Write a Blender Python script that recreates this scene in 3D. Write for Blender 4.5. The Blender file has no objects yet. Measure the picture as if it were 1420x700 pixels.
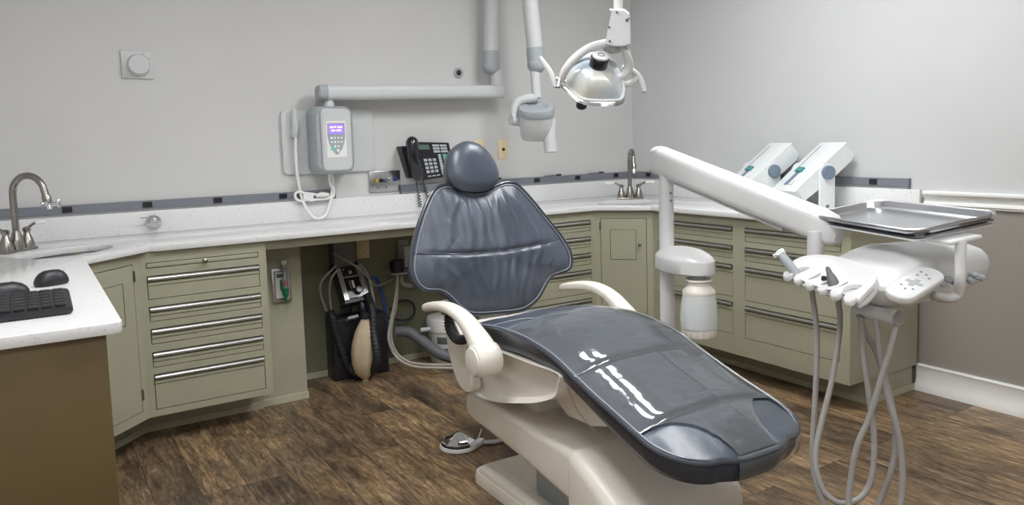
import bpy, bmesh, math, random
from mathutils import Vector, Matrix, Euler
random.seed(7)
SC = bpy.context.scene
COL = SC.collection
PI = math.pi
V = Vector

# ------------------------------------------------------------------ camera
CAM = V((-3.5671762, -4.02671173, 1.24931316))
RR = V((0.84181419, -0.53899605, -0.02884651))
UU = V((0.0739546, 0.0622353, 0.99531778))
FF = V((0.53467708, 0.84000597, -0.09225179))
FL, PX, PY = 1062.4393, 710.0, 293.829
cd = bpy.data.cameras.new('camera')
cam = bpy.data.objects.new('camera', cd)
COL.objects.link(cam)
M = Matrix((RR, UU, -FF)).transposed().to_4x4()
M.translation = CAM
cam.matrix_world = M
cd.sensor_width = 36
cd.sensor_fit = 'HORIZONTAL'
cd.lens = FL * 36 / 1420
cd.shift_y = (PY - 350) / 1420
cd.clip_start = 0.05
SC.camera = cam

def ray(x, y):
    return RR * ((x - PX) / FL) + UU * ((PY - y) / FL) + FF
def px(x, y, ax, v):
    """point of the line of sight through a pixel on the plane ax = v"""
    k = ray(x, y); i = 'xyz'.index(ax)
    return CAM + k * ((v - CAM[i]) / k[i])
def pd(x, y, d):
    return CAM + ray(x, y) * d

# ------------------------------------------------------------------ materials
def new_mat(name):
    m = bpy.data.materials.new(name); m.use_nodes = True
    nt = m.node_tree
    return m, nt, nt.nodes['Principled BSDF']
def srgb(r, g, b):
    f = lambda c: (c / 12.92 if c <= .04045 else ((c + .055) / 1.055) ** 2.4)
    return (f(r / 255), f(g / 255), f(b / 255), 1)
def bump(nt, p, height, strength=.1, dist=.01):
    b = nt.nodes.new('ShaderNodeBump'); b.inputs['Strength'].default_value = strength
    b.inputs['Distance'].default_value = dist
    nt.links.new(height, b.inputs['Height']); nt.links.new(b.outputs[0], p.inputs['Normal'])
    return b
def noise(nt, scale, detail=3, rough=.5, vec=None, stretch=None, coord='Object'):
    n = nt.nodes.new('ShaderNodeTexNoise')
    n.inputs['Scale'].default_value = scale; n.inputs['Detail'].default_value = detail
    n.inputs['Roughness'].default_value = rough
    if vec is None:
        tc = nt.nodes.new('ShaderNodeTexCoord'); vec = tc.outputs[coord]
        if stretch:
            mp = nt.nodes.new('ShaderNodeMapping'); mp.inputs['Scale'].default_value = stretch
            nt.links.new(vec, mp.inputs['Vector']); vec = mp.outputs[0]
    nt.links.new(vec, n.inputs['Vector'])
    return n
def ramp(nt, src, stops):
    r = nt.nodes.new('ShaderNodeValToRGB')
    el = r.color_ramp.elements
    while len(el) < len(stops): el.new(.5)
    for q, (pos, c) in zip(el, stops): q.position = pos; q.color = c
    nt.links.new(src, r.inputs['Fac'])
    return r
def plain(name, col, rough=.5, metal=0, coat=0, var=.04, nscale=40, bmp=0, spec=.5):
    m, nt, p = new_mat(name)
    n = noise(nt, nscale, 4)
    c = V(col[:3])
    a = tuple(max(0, x * (1 - var)) for x in c) + (1,); b = tuple(min(1, x * (1 + var)) for x in c) + (1,)
    r = ramp(nt, n.outputs['Fac'], [(.3, a), (.7, b)])
    nt.links.new(r.outputs[0], p.inputs['Base Color'])
    p.inputs['Roughness'].default_value = rough; p.inputs['Metallic'].default_value = metal
    p.inputs['Coat Weight'].default_value = coat; p.inputs['Coat Roughness'].default_value = .08
    p.inputs['Specular IOR Level'].default_value = spec
    if bmp: bump(nt, p, n.outputs['Fac'], bmp, .004)
    return m
MT = {}
MT['green'] = plain('green_paint', srgb(166, 165, 143), .42, nscale=9, var=.035)
MT['green_strip'] = plain('pale_strip', srgb(186, 184, 160), .5)
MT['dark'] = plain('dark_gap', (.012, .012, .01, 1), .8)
MT['knee'] = plain('knee_wall_shaded_green', srgb(126, 126, 104), .5)  # cabinet green made darker, the shade under the counter put into the colour
MT['brown'] = plain('brown_laminate', srgb(100, 83, 50), .5, nscale=6)
MT['alu'] = plain('aluminium', (.62, .62, .63, 1), .28, 1)
MT['nickel'] = plain('brushed_nickel', (.34, .32, .295, 1), .25, 1)
MT['chrome'] = plain('chrome', (.8, .8, .82, 1), .08, 1)
MT['steel'] = plain('stainless_steel', (.56, .57, .59, 1), .27, 1, nscale=80)
MT['white'] = plain('white_plastic', srgb(221, 221, 221), .28, coat=.25, var=.012)
MT['white2'] = plain('cool_white_plastic', srgb(228, 232, 232), .35, var=.012)
MT['cream'] = plain('cream_plastic', srgb(238, 232, 222), .34, coat=.1, var=.015)
MT['grey_pl'] = plain('grey_plastic', srgb(204, 206, 207), .4, var=.015)
MT['grey_md'] = plain('mid_grey_plastic', srgb(164, 170, 174), .45, var=.02)
MT['grey_hose'] = plain('grey_hose', srgb(156, 153, 149), .42, var=.03)
MT['blue_grey'] = plain('blue_grey_plastic', srgb(118, 134, 152), .42, var=.03)
MT['rail'] = plain('grey_rail', srgb(120, 123, 132), .45, var=.03)
MT['rail_lip'] = plain('rail_lip', srgb(150, 150, 150), .45)
MT['black'] = plain('black_plastic', (.016, .016, .02, 1), .32, var=.1)
MT['black_gl'] = plain('black_gloss', (.012, .012, .018, 1), .14, var=.1, coat=.3)
MT['rubber'] = plain('black_rubber', (.02, .021, .025, 1), .5, var=.1)
MT['kb'] = plain('keyboard_plastic', (.016, .017, .021, 1), .4, var=.1)
MT['key'] = plain('key_plastic', (.016, .016, .019, 1), .4, var=.08)
MT['teal'] = plain('teal_plastic', srgb(70, 140, 140), .4)
MT['green_fit'] = plain('green_fitting', srgb(22, 110, 74), .35)
MT['pale_hose'] = plain('pale_hose', srgb(176, 170, 160), .45, var=.03)
MT['blue_hose'] = plain('blue_hose', srgb(40, 84, 170), .38)
MT['almond'] = plain('almond_plate', srgb(220, 206, 170), .4)
MT['bag'] = plain('latex_bag', srgb(196, 178, 150), .55, nscale=18, var=.09, bmp=.2)
MT['trim'] = plain('white_trim_paint', srgb(236, 236, 233), .35, var=.01)
MT['yellow'] = plain('brass_yellow', srgb(190, 165, 60), .35, .4)
MT['blue_port'] = plain('blue_port', srgb(40, 60, 130), .4)
MT['keywhite'] = plain('pale_key', srgb(190, 195, 200), .45)
MT['lcd'] = plain('green_lcd', srgb(96, 118, 104), .25)
MT['mint'] = plain('mint_label', srgb(110, 190, 160), .5)
MT['tag'] = plain('paper_tag', srgb(235, 235, 235), .6)
MT['label_grey'] = plain('grey_label', srgb(105, 108, 112), .5)
MT['mark'] = plain('grey_marking', srgb(170, 176, 176), .5)
MT['red'] = plain('red_scrap', srgb(190, 60, 60), .5)
def emis(name, col, s):
    m, nt, p = new_mat(name)
    p.inputs['Base Color'].default_value = (0.02, .02, .02, 1)
    p.inputs['Emission Color'].default_value = col; p.inputs['Emission Strength'].default_value = s
    n = noise(nt, 3); n  # subtle unevenness of the lamp
    return m
MT['diffuser'] = emis('lamp_diffuser', (.97, .985, 1, 1), 10.0)
MT['screen'] = emis('purple_screen', (.48, .28, 1, 1), .75)
MT['screen_tx'] = emis('screen_text', (.95, .9, 1, 1), 1.1)
MT['led_g'] = emis('green_button_light', (.1, .9, .55, 1), .6)
MT['led_b'] = emis('blue_button_light', (.75, .9, 1, 1), .9)
# walls: two-tone paint, darker below the chair rail on the right wall
def wall_mat(name, up, low=None, split=.93):
    m, nt, p = new_mat(name)
    n = noise(nt, 2.2, 4)
    f = lambda c, k: tuple(x * k for x in c[:3]) + (1,)
    r = ramp(nt, n.outputs['Fac'], [(.3, f(up, .985)), (.7, f(up, 1.015))])
    out = r.outputs[0]
    if low:
        g = nt.nodes.new('ShaderNodeNewGeometry'); s = nt.nodes.new('ShaderNodeSeparateXYZ')
        nt.links.new(g.outputs['Position'], s.inputs[0])
        c = nt.nodes.new('ShaderNodeMath'); c.operation = 'LESS_THAN'; c.inputs[1].default_value = split
        nt.links.new(s.outputs['Z'], c.inputs[0])
        mx = nt.nodes.new('ShaderNodeMix'); mx.data_type = 'RGBA'
        nt.links.new(c.outputs[0], mx.inputs['Factor']); nt.links.new(out, mx.inputs['A']); mx.inputs['B'].default_value = low
        out = mx.outputs['Result']
    nt.links.new(out, p.inputs['Base Color'])
    p.inputs['Roughness'].default_value = .62
    n2 = noise(nt, 160, 2); bump(nt, p, n2.outputs['Fac'], .06, .002)
    return m
MT['wall'] = wall_mat('wall_paint', srgb(206, 205, 203))
MT['wall_r'] = wall_mat('wall_paint_two_tone', srgb(203, 204, 204), srgb(150, 144, 138))
MT['ceiling'] = wall_mat('ceiling_paint', srgb(225, 225, 222))
def quartz():
    m, nt, p = new_mat('white_quartz')
    n = noise(nt, 75, 6, .62); n2 = noise(nt, 190, 3, .6)
    a = ramp(nt, n.outputs['Fac'], [(.0, srgb(226, 226, 226)), (.58, srgb(230, 230, 230)), (.66, srgb(206, 205, 204)), (.72, srgb(232, 232, 232))])
    b = ramp(nt, n2.outputs['Fac'], [(.6, (1, 1, 1, 1)), (.78, (.72, .72, .73, 1))])
    mx = nt.nodes.new('ShaderNodeMix'); mx.data_type = 'RGBA'; mx.blend_type = 'MULTIPLY'; mx.inputs['Factor'].default_value = .8
    nt.links.new(a.outputs[0], mx.inputs['A']); nt.links.new(b.outputs[0], mx.inputs['B'])
    nt.links.new(mx.outputs['Result'], p.inputs['Base Color'])
    p.inputs['Roughness'].default_value = .16
    return m
MT['quartz'] = quartz()
def leather(name, wrinkle=(9, 9, 2.2), st=.5):
    m, nt, p = new_mat(name)
    n = noise(nt, 6, 4, .55)
    r = ramp(nt, n.outputs['Fac'], [(.3, srgb(60, 66, 78)), (.7, srgb(80, 87, 100))])
    nt.links.new(r.outputs[0], p.inputs['Base Color'])
    p.inputs['Roughness'].default_value = .33
    p.inputs['Specular IOR Level'].default_value = .65
    w = noise(nt, 1, 2.5, .45, stretch=wrinkle)
    g = noise(nt, 260, 2)
    ad = nt.nodes.new('ShaderNodeMath'); ad.operation = 'MULTIPLY_ADD'; ad.inputs[1].default_value = .03
    nt.links.new(g.outputs['Fac'], ad.inputs[0]); nt.links.new(w.outputs['Fac'], ad.inputs[2])
    bump(nt, p, ad.outputs[0], st, .045)
    return m
MT['leather'] = leather('blue_grey_vinyl', (11, 3, 1.5), .55)
MT['leather_s'] = leather('blue_grey_vinyl_seat', (7, 5, 4), .35)
MT['leather_h'] = leather('blue_grey_vinyl_smooth', (4, 4, 4), .12)
MT['piping'] = plain('dark_piping', srgb(58, 63, 74), .3, coat=.3)
MT['stitch'] = plain('pale_stitching', srgb(150, 156, 166), .4)
MT['navy'] = plain('dark_navy_vinyl', srgb(52, 57, 68), .33, nscale=8, var=.1)
def clear_vinyl():
    m, nt, p = new_mat('clear_vinyl')
    nt.nodes.remove(p)
    out = nt.nodes['Material Output']
    tr = nt.nodes.new('ShaderNodeBsdfTransparent'); tr.inputs[0].default_value = (.95, .96, .97, 1)
    gl = nt.nodes.new('ShaderNodeBsdfGlossy'); gl.inputs['Roughness'].default_value = .06
    df = nt.nodes.new('ShaderNodeBsdfDiffuse'); df.inputs[0].default_value = (.62, .65, .67, 1)
    fr = nt.nodes.new('ShaderNodeFresnel'); fr.inputs['IOR'].default_value = 1.62
    n = noise(nt, 1, 4, .58, stretch=(5, 10, 5)); n2 = noise(nt, 1, 2, .5, stretch=(3, 6, 3))
    ad = nt.nodes.new('ShaderNodeMath'); ad.operation = 'MULTIPLY_ADD'; ad.inputs[1].default_value = .35
    nt.links.new(n.outputs['Fac'], ad.inputs[0]); nt.links.new(n2.outputs['Fac'], ad.inputs[2])
    b = nt.nodes.new('ShaderNodeBump'); b.inputs['Strength'].default_value = .4; b.inputs['Distance'].default_value = .010
    nt.links.new(ad.outputs[0], b.inputs['Height'])
    nt.links.new(b.outputs[0], gl.inputs['Normal']); nt.links.new(b.outputs[0], fr.inputs['Normal'])
    m0 = nt.nodes.new('ShaderNodeMixShader'); m0.inputs[0].default_value = .13
    nt.links.new(tr.outputs[0], m0.inputs[1]); nt.links.new(df.outputs[0], m0.inputs[2])
    m1 = nt.nodes.new('ShaderNodeMixShader')
    nt.links.new(fr.outputs[0], m1.inputs[0]); nt.links.new(m0.outputs[0], m1.inputs[1]); nt.links.new(gl.outputs[0], m1.inputs[2])
    nt.links.new(m1.outputs[0], out.inputs['Surface'])
    return m
MT['vinyl'] = clear_vinyl()
def glassy(name, tint, mixd=.12, dcol=(.8, .85, .9, 1), ior=1.45, rough=.04):
    m, nt, p = new_mat(name); nt.nodes.remove(p)
    out = nt.nodes['Material Output']
    tr = nt.nodes.new('ShaderNodeBsdfTransparent'); tr.inputs[0].default_value = tint
    gl = nt.nodes.new('ShaderNodeBsdfGlossy'); gl.inputs['Roughness'].default_value = rough
    df = nt.nodes.new('ShaderNodeBsdfDiffuse'); df.inputs[0].default_value = dcol
    fr = nt.nodes.new('ShaderNodeFresnel'); fr.inputs['IOR'].default_value = ior
    m0 = nt.nodes.new('ShaderNodeMixShader'); m0.inputs[0].default_value = mixd
    nt.links.new(tr.outputs[0], m0.inputs[1]); nt.links.new(df.outputs[0], m0.inputs[2])
    m1 = nt.nodes.new('ShaderNodeMixShader')
    nt.links.new(fr.outputs[0], m1.inputs[0]); nt.links.new(m0.outputs[0], m1.inputs[1]); nt.links.new(gl.outputs[0], m1.inputs[2])
    nt.links.new(m1.outputs[0], out.inputs['Surface'])
    return m
MT['clear'] = glassy('clear_shield', (.95, .96, .97, 1), .30, ior=1.22)
MT['cleartube'] = glassy('clear_tube', (.8, .84, .83, 1), .2)
MT['bottle'] = glassy('frosted_bottle', (.75, .8, .8, 1), .8, (.86, .89, .88, 1), 1.4, .25)
def reflector():
    m, nt, p = new_mat('mirror_glass_reflector')
    n = noise(nt, 7, 2)
    r = ramp(nt, n.outputs['Fac'], [(.35, srgb(205, 222, 240)), (.65, srgb(225, 226, 218))])
    nt.links.new(r.outputs[0], p.inputs['Base Color'])
    p.inputs['Metallic'].default_value = .35; p.inputs['Roughness'].default_value = .3; p.inputs['Coat Weight'].default_value = .4
    return m
MT['reflector'] = reflector()
def floor_mat():
    m, nt, p = new_mat('dark_oak_planks')
    g = nt.nodes.new('ShaderNodeTexCoord')
    mp = nt.nodes.new('ShaderNodeMapping'); mp.inputs['Rotation'].default_value = (0, 0, PI / 2)
    nt.links.new(g.outputs['Object'], mp.inputs['Vector'])
    br = nt.nodes.new('ShaderNodeTexBrick')
    br.inputs['Scale'].default_value = 1; br.inputs['Brick Width'].default_value = 1.15; br.inputs['Row Height'].default_value = .155
    br.inputs['Mortar Size'].default_value = .0012; br.inputs['Mortar Smooth'].default_value = .2
    br.offset = .37; br.offset_frequency = 3
    br.inputs['Color1'].default_value = (0, 0, 0, 1); br.inputs['Color2'].default_value = (1, 1, 1, 1); br.inputs['Mortar'].default_value = (.3, .3, .3, 1)
    nt.links.new(mp.outputs[0], br.inputs['Vector'])
    # each plank shifts its own grain
    sh = nt.nodes.new('ShaderNodeVectorMath'); sh.operation = 'MULTIPLY_ADD'
    sh.inputs[1].default_value = (13, 7, 5); nt.links.new(br.outputs['Color'], sh.inputs[0]); nt.links.new(g.outputs['Object'], sh.inputs[2])
    def st(sc):
        q = nt.nodes.new('ShaderNodeMapping'); q.inputs['Scale'].default_value = sc
        nt.links.new(sh.outputs[0], q.inputs['Vector']); return q.outputs[0]
    n1 = noise(nt, 1, 8, .72, vec=st((38, 5.0, 1)))
    n1.inputs['Distortion'].default_value = 1.0
    n2 = noise(nt, 1, 4, .6, vec=st((6.5, 2.6, 1)))
    n2.inputs['Distortion'].default_value = .6
    n3 = noise(nt, 1, 5, .75, vec=st((70, 22, 1)))
    a = ramp(nt, n1.outputs['Fac'], [(.30, srgb(70, 57, 46)), (.5, srgb(130, 109, 86)), (.70, srgb(174, 153, 124))])
    b = ramp(nt, n2.outputs['Fac'], [(.33, (.42, .41, .42, 1)), (.48, (.88, .86, .84, 1)), (.62, (1.36, 1.29, 1.17, 1))])
    c = ramp(nt, n3.outputs['Fac'], [(.32, (.62, .62, .62, 1)), (.62, (1.18, 1.17, 1.15, 1))])
    d = ramp(nt, br.outputs['Color'], [(0, (.62, .62, .64, 1)), (1, (1.16, 1.14, 1.10, 1))])
    cur = a.outputs[0]
    for q in (b, c, d):
        mx = nt.nodes.new('ShaderNodeMix'); mx.data_type = 'RGBA'; mx.blend_type = 'MULTIPLY'; mx.inputs['Factor'].default_value = 1
        nt.links.new(cur, mx.inputs['A']); nt.links.new(q.outputs[0], mx.inputs['B']); cur = mx.outputs['Result']
    mo = nt.nodes.new('ShaderNodeMix'); mo.data_type = 'RGBA'; mo.inputs['B'].default_value = srgb(38, 29, 24)
    nt.links.new(br.outputs['Fac'], mo.inputs['Factor']); nt.links.new(cur, mo.inputs['A'])
    nt.links.new(mo.outputs['Result'], p.inputs['Base Color'])
    p.inputs['Roughness'].default_value = .42
    bump(nt, p, n1.outputs['Fac'], .18, .004)
    return m
MT['floor'] = floor_mat()

# ------------------------------------------------------------------ mesh builder
def catmull(P, n=6, closed=False):
    P = [V(p) for p in P]; out = []
    m = len(P)
    rng = range(m) if closed else range(m - 1)
    for i in rng:
        if closed: p0, p1, p2, p3 = P[(i - 1) % m], P[i], P[(i + 1) % m], P[(i + 2) % m]
        else:
            p1, p2 = P[i], P[i + 1]
            p0 = P[i - 1] if i > 0 else p1 * 2 - p2
            p3 = P[i + 2] if i + 2 < m else p2 * 2 - p1
        for k in range(n):
            t = k / n
            out.append(.5 * ((2 * p1) + (p2 - p0) * t + (2 * p0 - 5 * p1 + 4 * p2 - p3) * t * t + (3 * p1 - p0 - 3 * p2 + p3) * t ** 3))
    if not closed: out.append(P[-1].copy())
    return out
def frame(z, x=None):
    """rotation whose local Z is z and local X is near x"""
    z = V(z).normalized()
    x = V(x) if x is not None else (V((1, 0, 0)) if abs(z.x) < .9 else V((0, 1, 0)))
    x = (x - z * x.dot(z)).normalized()
    y = z.cross(x)
    return Matrix((x, y, z)).transposed()
class G:
    def __init__(s): s.bm = bmesh.new()
    def _add(s, t, mtx=None):
        if mtx is not None: t.transform(mtx)
        me = bpy.data.meshes.new('tmp'); t.to_mesh(me); t.free()
        s.bm.from_mesh(me); bpy.data.meshes.remove(me); return s
    def box(s, c, size, rot=None, bev=0, seg=2):
        t = bmesh.new(); bmesh.ops.create_cube(t, size=1)
        bmesh.ops.scale(t, vec=size, verts=t.verts)
        if bev: bmesh.ops.bevel(t, geom=t.edges[:], offset=min(bev, min(size) * .49), segments=seg, affect='EDGES', profile=.5)
        m = Matrix.Translation(V(c)) @ (rot.to_4x4() if rot is not None else Matrix.Identity(4))
        return s._add(t, m)
    def b2(s, lo, hi, bev=0, seg=2):
        lo, hi = V(lo), V(hi)
        return s.box((lo + hi) / 2, [abs(q) for q in (hi - lo)], bev=bev, seg=seg)
    def ball(s, c, r, sc=(1, 1, 1), rot=None, n=20):
        t = bmesh.new(); bmesh.ops.create_uvsphere(t, u_segments=n, v_segments=n // 2 + 2, radius=r)
        bmesh.ops.scale(t, vec=sc, verts=t.verts)
        return s._add(t, Matrix.Translation(V(c)) @ (rot.to_4x4() if rot is not None else Matrix.Identity(4)))
    def loft(s, rings, cap0=True, cap1=True, closed=True):
        bm = s.bm; R = [[bm.verts.new(p) for p in r] for r in rings]
        n = len(R[0])
        for a, b in zip(R, R[1:]):
            for i in range(n if closed else n - 1):
                j = (i + 1) % n
                try: bm.faces.new((a[i], a[j], b[j], b[i]))
                except ValueError: pass
        if cap0: bm.faces.new(R[0][::-1])
        if cap1: bm.faces.new(R[-1])
        return s
    def tube(s, P, r, n=12, sub=6, up=None, flat=1.0, cap=True, closed=False):
        rr = r if isinstance(r, (list, tuple)) else [r] * len(P)
        Q = catmull(P, sub, closed) if sub > 1 else [V(p) for p in P]
        m = len(P)
        def rad(k):
            t = k / sub if sub > 1 else k
            i = min(int(t), m - 1); j = (i + 1) % m if closed else min(i + 1, m - 1)
            return rr[i] + (rr[j] - rr[i]) * (t - i)
        rings = []; X = None
        for k, q in enumerate(Q):
            a = Q[max(k - 1, 0)]; b = Q[min(k + 1, len(Q) - 1)]
            if closed: a = Q[k - 1]; b = Q[(k + 1) % len(Q)]
            T = (b - a).normalized()
            if up is not None: X = T.cross(V(up)).normalized()
            else:
                if X is None: X = T.orthogonal().normalized()
                X = (X - T * X.dot(T)).normalized()
            Y = T.cross(X)
            R_ = rad(k)
            rings.append([q + X * (math.cos(2 * PI * i / n) * R_) + Y * (math.sin(2 * PI * i / n) * R_ * flat) for i in range(n)])
        if closed: rings.append(rings[0]); cap = False
        s.loft(rings, cap, cap)
        return s
    def rod(s, a, b, r, r2=None, n=20):
        return s.tube([a, b], [r, r if r2 is None else r2], n, 1)
    def lathe(s, prof, o=(0, 0, 0), axis=(0, 0, 1), n=32, sx=1, sy=1, xref=None, cap0=True, cap1=True):
        R_ = frame(axis, xref); o = V(o)
        rings = [[o + R_ @ V((r * sx * math.cos(2 * PI * i / n), r * sy * math.sin(2 * PI * i / n), z)) for i in range(n)] for r, z in prof]
        return s.loft(rings, cap0, cap1)
    def prism(s, poly, z0, z1, M4=None, bev=0, holes=(), seg=2):
        t = bmesh.new()
        loops = [poly] + list(holes); ed = []
        for L in loops:
            vs = [t.verts.new((p[0], p[1], z0)) for p in L]
            for i in range(len(vs)): ed.append(t.edges.new((vs[i], vs[(i + 1) % len(vs)])))
        if holes: bmesh.ops.triangle_fill(t, use_beauty=True, use_dissolve=False, edges=ed)
        else: t.faces.new([v for v in t.verts])
        r = bmesh.ops.extrude_face_region(t, geom=t.faces[:])
        vs = [g for g in r['geom'] if isinstance(g, bmesh.types.BMVert)]
        bmesh.ops.translate(t, vec=(0, 0, z1 - z0), verts=vs)
        bmesh.ops.recalc_face_normals(t, faces=t.faces)
        if bev:
            es = [e for e in t.edges if len(e.link_faces) == 2 and abs(e.link_faces[0].normal.dot(e.link_faces[1].normal)) < .3 and abs(e.verts[0].co.z - e.verts[1].co.z) < 1e-6]
            bmesh.ops.bevel(t, geom=es, offset=bev, segments=seg, affect='EDGES', profile=.5)
        return s._add(t, M4)
    def quadslab(s, a, b, c, d, th):
        """slab from 4 front corners (TL TR BR BL), thickness th backwards"""
        a, b, c, d = map(V, (a, b, c, d)); nn = (b - a).cross(d - a).normalized()
        return s.loft([[a, b, c, d], [p + nn * th for p in (a, b, c, d)]])
    def build(s, name, mat, parent=None, local=False, angle=35, bev=0, sub=0):
        bm = s.bm
        if parent is not None and not local: bm.transform(parent.matrix_basis.inverted())
        bmesh.ops.recalc_face_normals(bm, faces=bm.faces)
        me = bpy.data.meshes.new(name); bm.to_mesh(me); bm.free()
        me.materials.append(MT[mat] if isinstance(mat, str) else mat)
        for p in me.polygons: p.use_smooth = True
        try: me.set_sharp_from_angle(angle=math.radians(angle))
        except Exception: pass
        o = bpy.data.objects.new(name, me); COL.objects.link(o)
        if parent is not None:
            o.parent = parent
        if bev:
            m = o.modifiers.new('bevel', 'BEVEL'); m.width = bev; m.segments = 2; m.limit_method = 'ANGLE'
        if sub:
            m = o.modifiers.new('sub', 'SUBSURF'); m.levels = sub; m.render_levels = sub
        return o
def sub_of(part, g, name, mat, **k):
    """a sub-part: vertices given in the thing's space"""
    o = g.build(name, mat, None, **k)
    o.parent = part
    return o
def tag(o, label, cat, group=None):
    o['label'] = label; o['category'] = cat
    if group: o['group'] = group
    return o
def thing(name, label, cat, loc=(0, 0, 0), rotz=0, group=None):
    o = bpy.data.objects.new(name, None); COL.objects.link(o)
    o.matrix_basis = Matrix.Translation(V(loc)) @ Matrix.Rotation(rotz, 4, 'Z')
    o.empty_display_size = .05
    return tag(o, label, cat, group)
def struct(g, name, mat, **k):
    o = g.build(name, mat, **k); o['kind'] = 'structure'; return o
def rect(x0, y0, x1, y1): return [(x0, y0), (x1, y0), (x1, y1), (x0, y1)]
def rrect(x0, y0, x1, y1, r, n=6):
    out = []
    for cx, cy, a0 in ((x1 - r, y0 + r, -90), (x1 - r, y1 - r, 0), (x0 + r, y1 - r, 90), (x0 + r, y0 + r, 180)):
        for k in range(n + 1):
            a = math.radians(a0 + 90 * k / n); out.append((cx + r * math.cos(a), cy + r * math.sin(a)))
    return out
def ell(cx, cy, a, b, rot=0, n=40):
    return [(cx + a * math.cos(t) * math.cos(rot) - b * math.sin(t) * math.sin(rot), cy + a * math.cos(t) * math.sin(rot) + b * math.sin(t) * math.cos(rot)) for t in [2 * PI * i / n for i in range(n)]]

# ================================================================== SETTING
XL, YF, HC = -4.02, -5.6, 2.62
struct(G().b2((XL - .1, YF - .1, -.1), (.1, .1, 0)), 'floor', 'floor')
struct(G().b2((XL - .1, YF - .1, HC), (.1, .1, HC + .1)), 'ceiling', 'ceiling')
struct(G().b2((XL - .1, 0, 0), (.1, .1, HC)), 'wall_back', 'wall')
struct(G().b2((0, YF, 0), (.1, 0, HC)), 'wall_right', 'wall_r')
struct(G().b2((XL - .1, YF, 0), (XL, 0, HC)), 'wall_left', 'wall')
struct(G().b2((XL - .1, YF - .1, 0), (.1, YF, HC)), 'wall_front', 'wall')
# chair rail and baseboard on the right wall (moulded profiles)
def moulding(prof, y0, y1):
    g = G()
    g.loft([[V((-d, y, z)) for d, z in prof] for y in (y0, y1)])
    return g
struct(moulding([(0, .13), (.012, .13), (.016, .122), (.012, .114), (.012, .045), (.022, .03), (.024, .0), (0, 0)], -2.0225, YF), 'baseboard_right', 'trim')
struct(moulding([(0, .962), (.026, .962), (.032, .956), (.032, .947), (.026, .943), (.012, .934), (.008, .922), (.010, .912), (.018, .906), (.020, .898), (.014, .893), (.014, .889), (.008, .884), (0, .884)], -2.045, YF), 'trim_1', 'trim')
# green back of the knee space under the counter, darkened in colour for shade
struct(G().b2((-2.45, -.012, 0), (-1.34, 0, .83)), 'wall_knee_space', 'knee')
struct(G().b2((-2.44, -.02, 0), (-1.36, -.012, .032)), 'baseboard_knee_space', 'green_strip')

# ================================================================== COUNTERTOP
ZC0, ZC1 = .833, .86
cx = G()
outer = [(XL + .001, -.001), (XL + .001, -2.07), (-3.415, -2.07), (-3.402, -2.064), (-3.396, -2.05), (-3.393, -.765), (-3.145, -.505 - .035), (-3.12, -.556), (-.79, -.556), (-.583, -.8), (-.581, -2.045), (-.001, -2.045), (-.001, -.001)]
holes = [ell(-3.44, -.50, .2, .135, PI / 4), ell(-.505, -.515, .172, .115, -PI / 4)]
ct = thing('countertop', 'white speckled quartz countertop wrapping round the room above the green cabinets', 'countertop', (-2, -.3, ZC0))
cx.prism(outer, ZC0, ZC1, holes=holes, bev=.003)
cx.build('slab', 'quartz', ct)
G().b2((XL + .002, -.021, ZC1), (-.001, -.001, .966), bev=.002).b2((-.021, -2.028, ZC1), (-.001, -.021, .966), bev=.002).build('backsplash', 'quartz', ct)

def sink(c, a, b, rot, label):
    t = thing('sink', label, 'sink', (c[0], c[1], .70))
    g = G()
    prof = [(1.03, -.001), (1.0, -.002), (.985, -.03), (.93, -.10), (.75, -.135), (.4, -.145), (.08, -.148)]
    rings = [[V((p[0], p[1], ZC0 + z)) for p in ell(c[0], c[1], a * f, b * f, rot)] for f, z in prof]
    g.loft(rings, False, True)
    o = g.build('basin', 'steel', t)
    m = o.modifiers.new('sol', 'SOLIDIFY'); m.thickness = .002; m.offset = -1
    G().lathe([(.022, 0), (.022, .003), (.014, .004), (.0, .001)], (c[0], c[1], ZC0 - .147), cap1=False).build('drain', 'chrome', t)
sink((-3.44, -.50), .2, .135, PI / 4, 'oval undermount sink in the left corner of the counter, beside the keyboard')
sink((-.505, -.515), .172, .115, -PI / 4, 'oval undermount sink in the far right corner of the counter')

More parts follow.
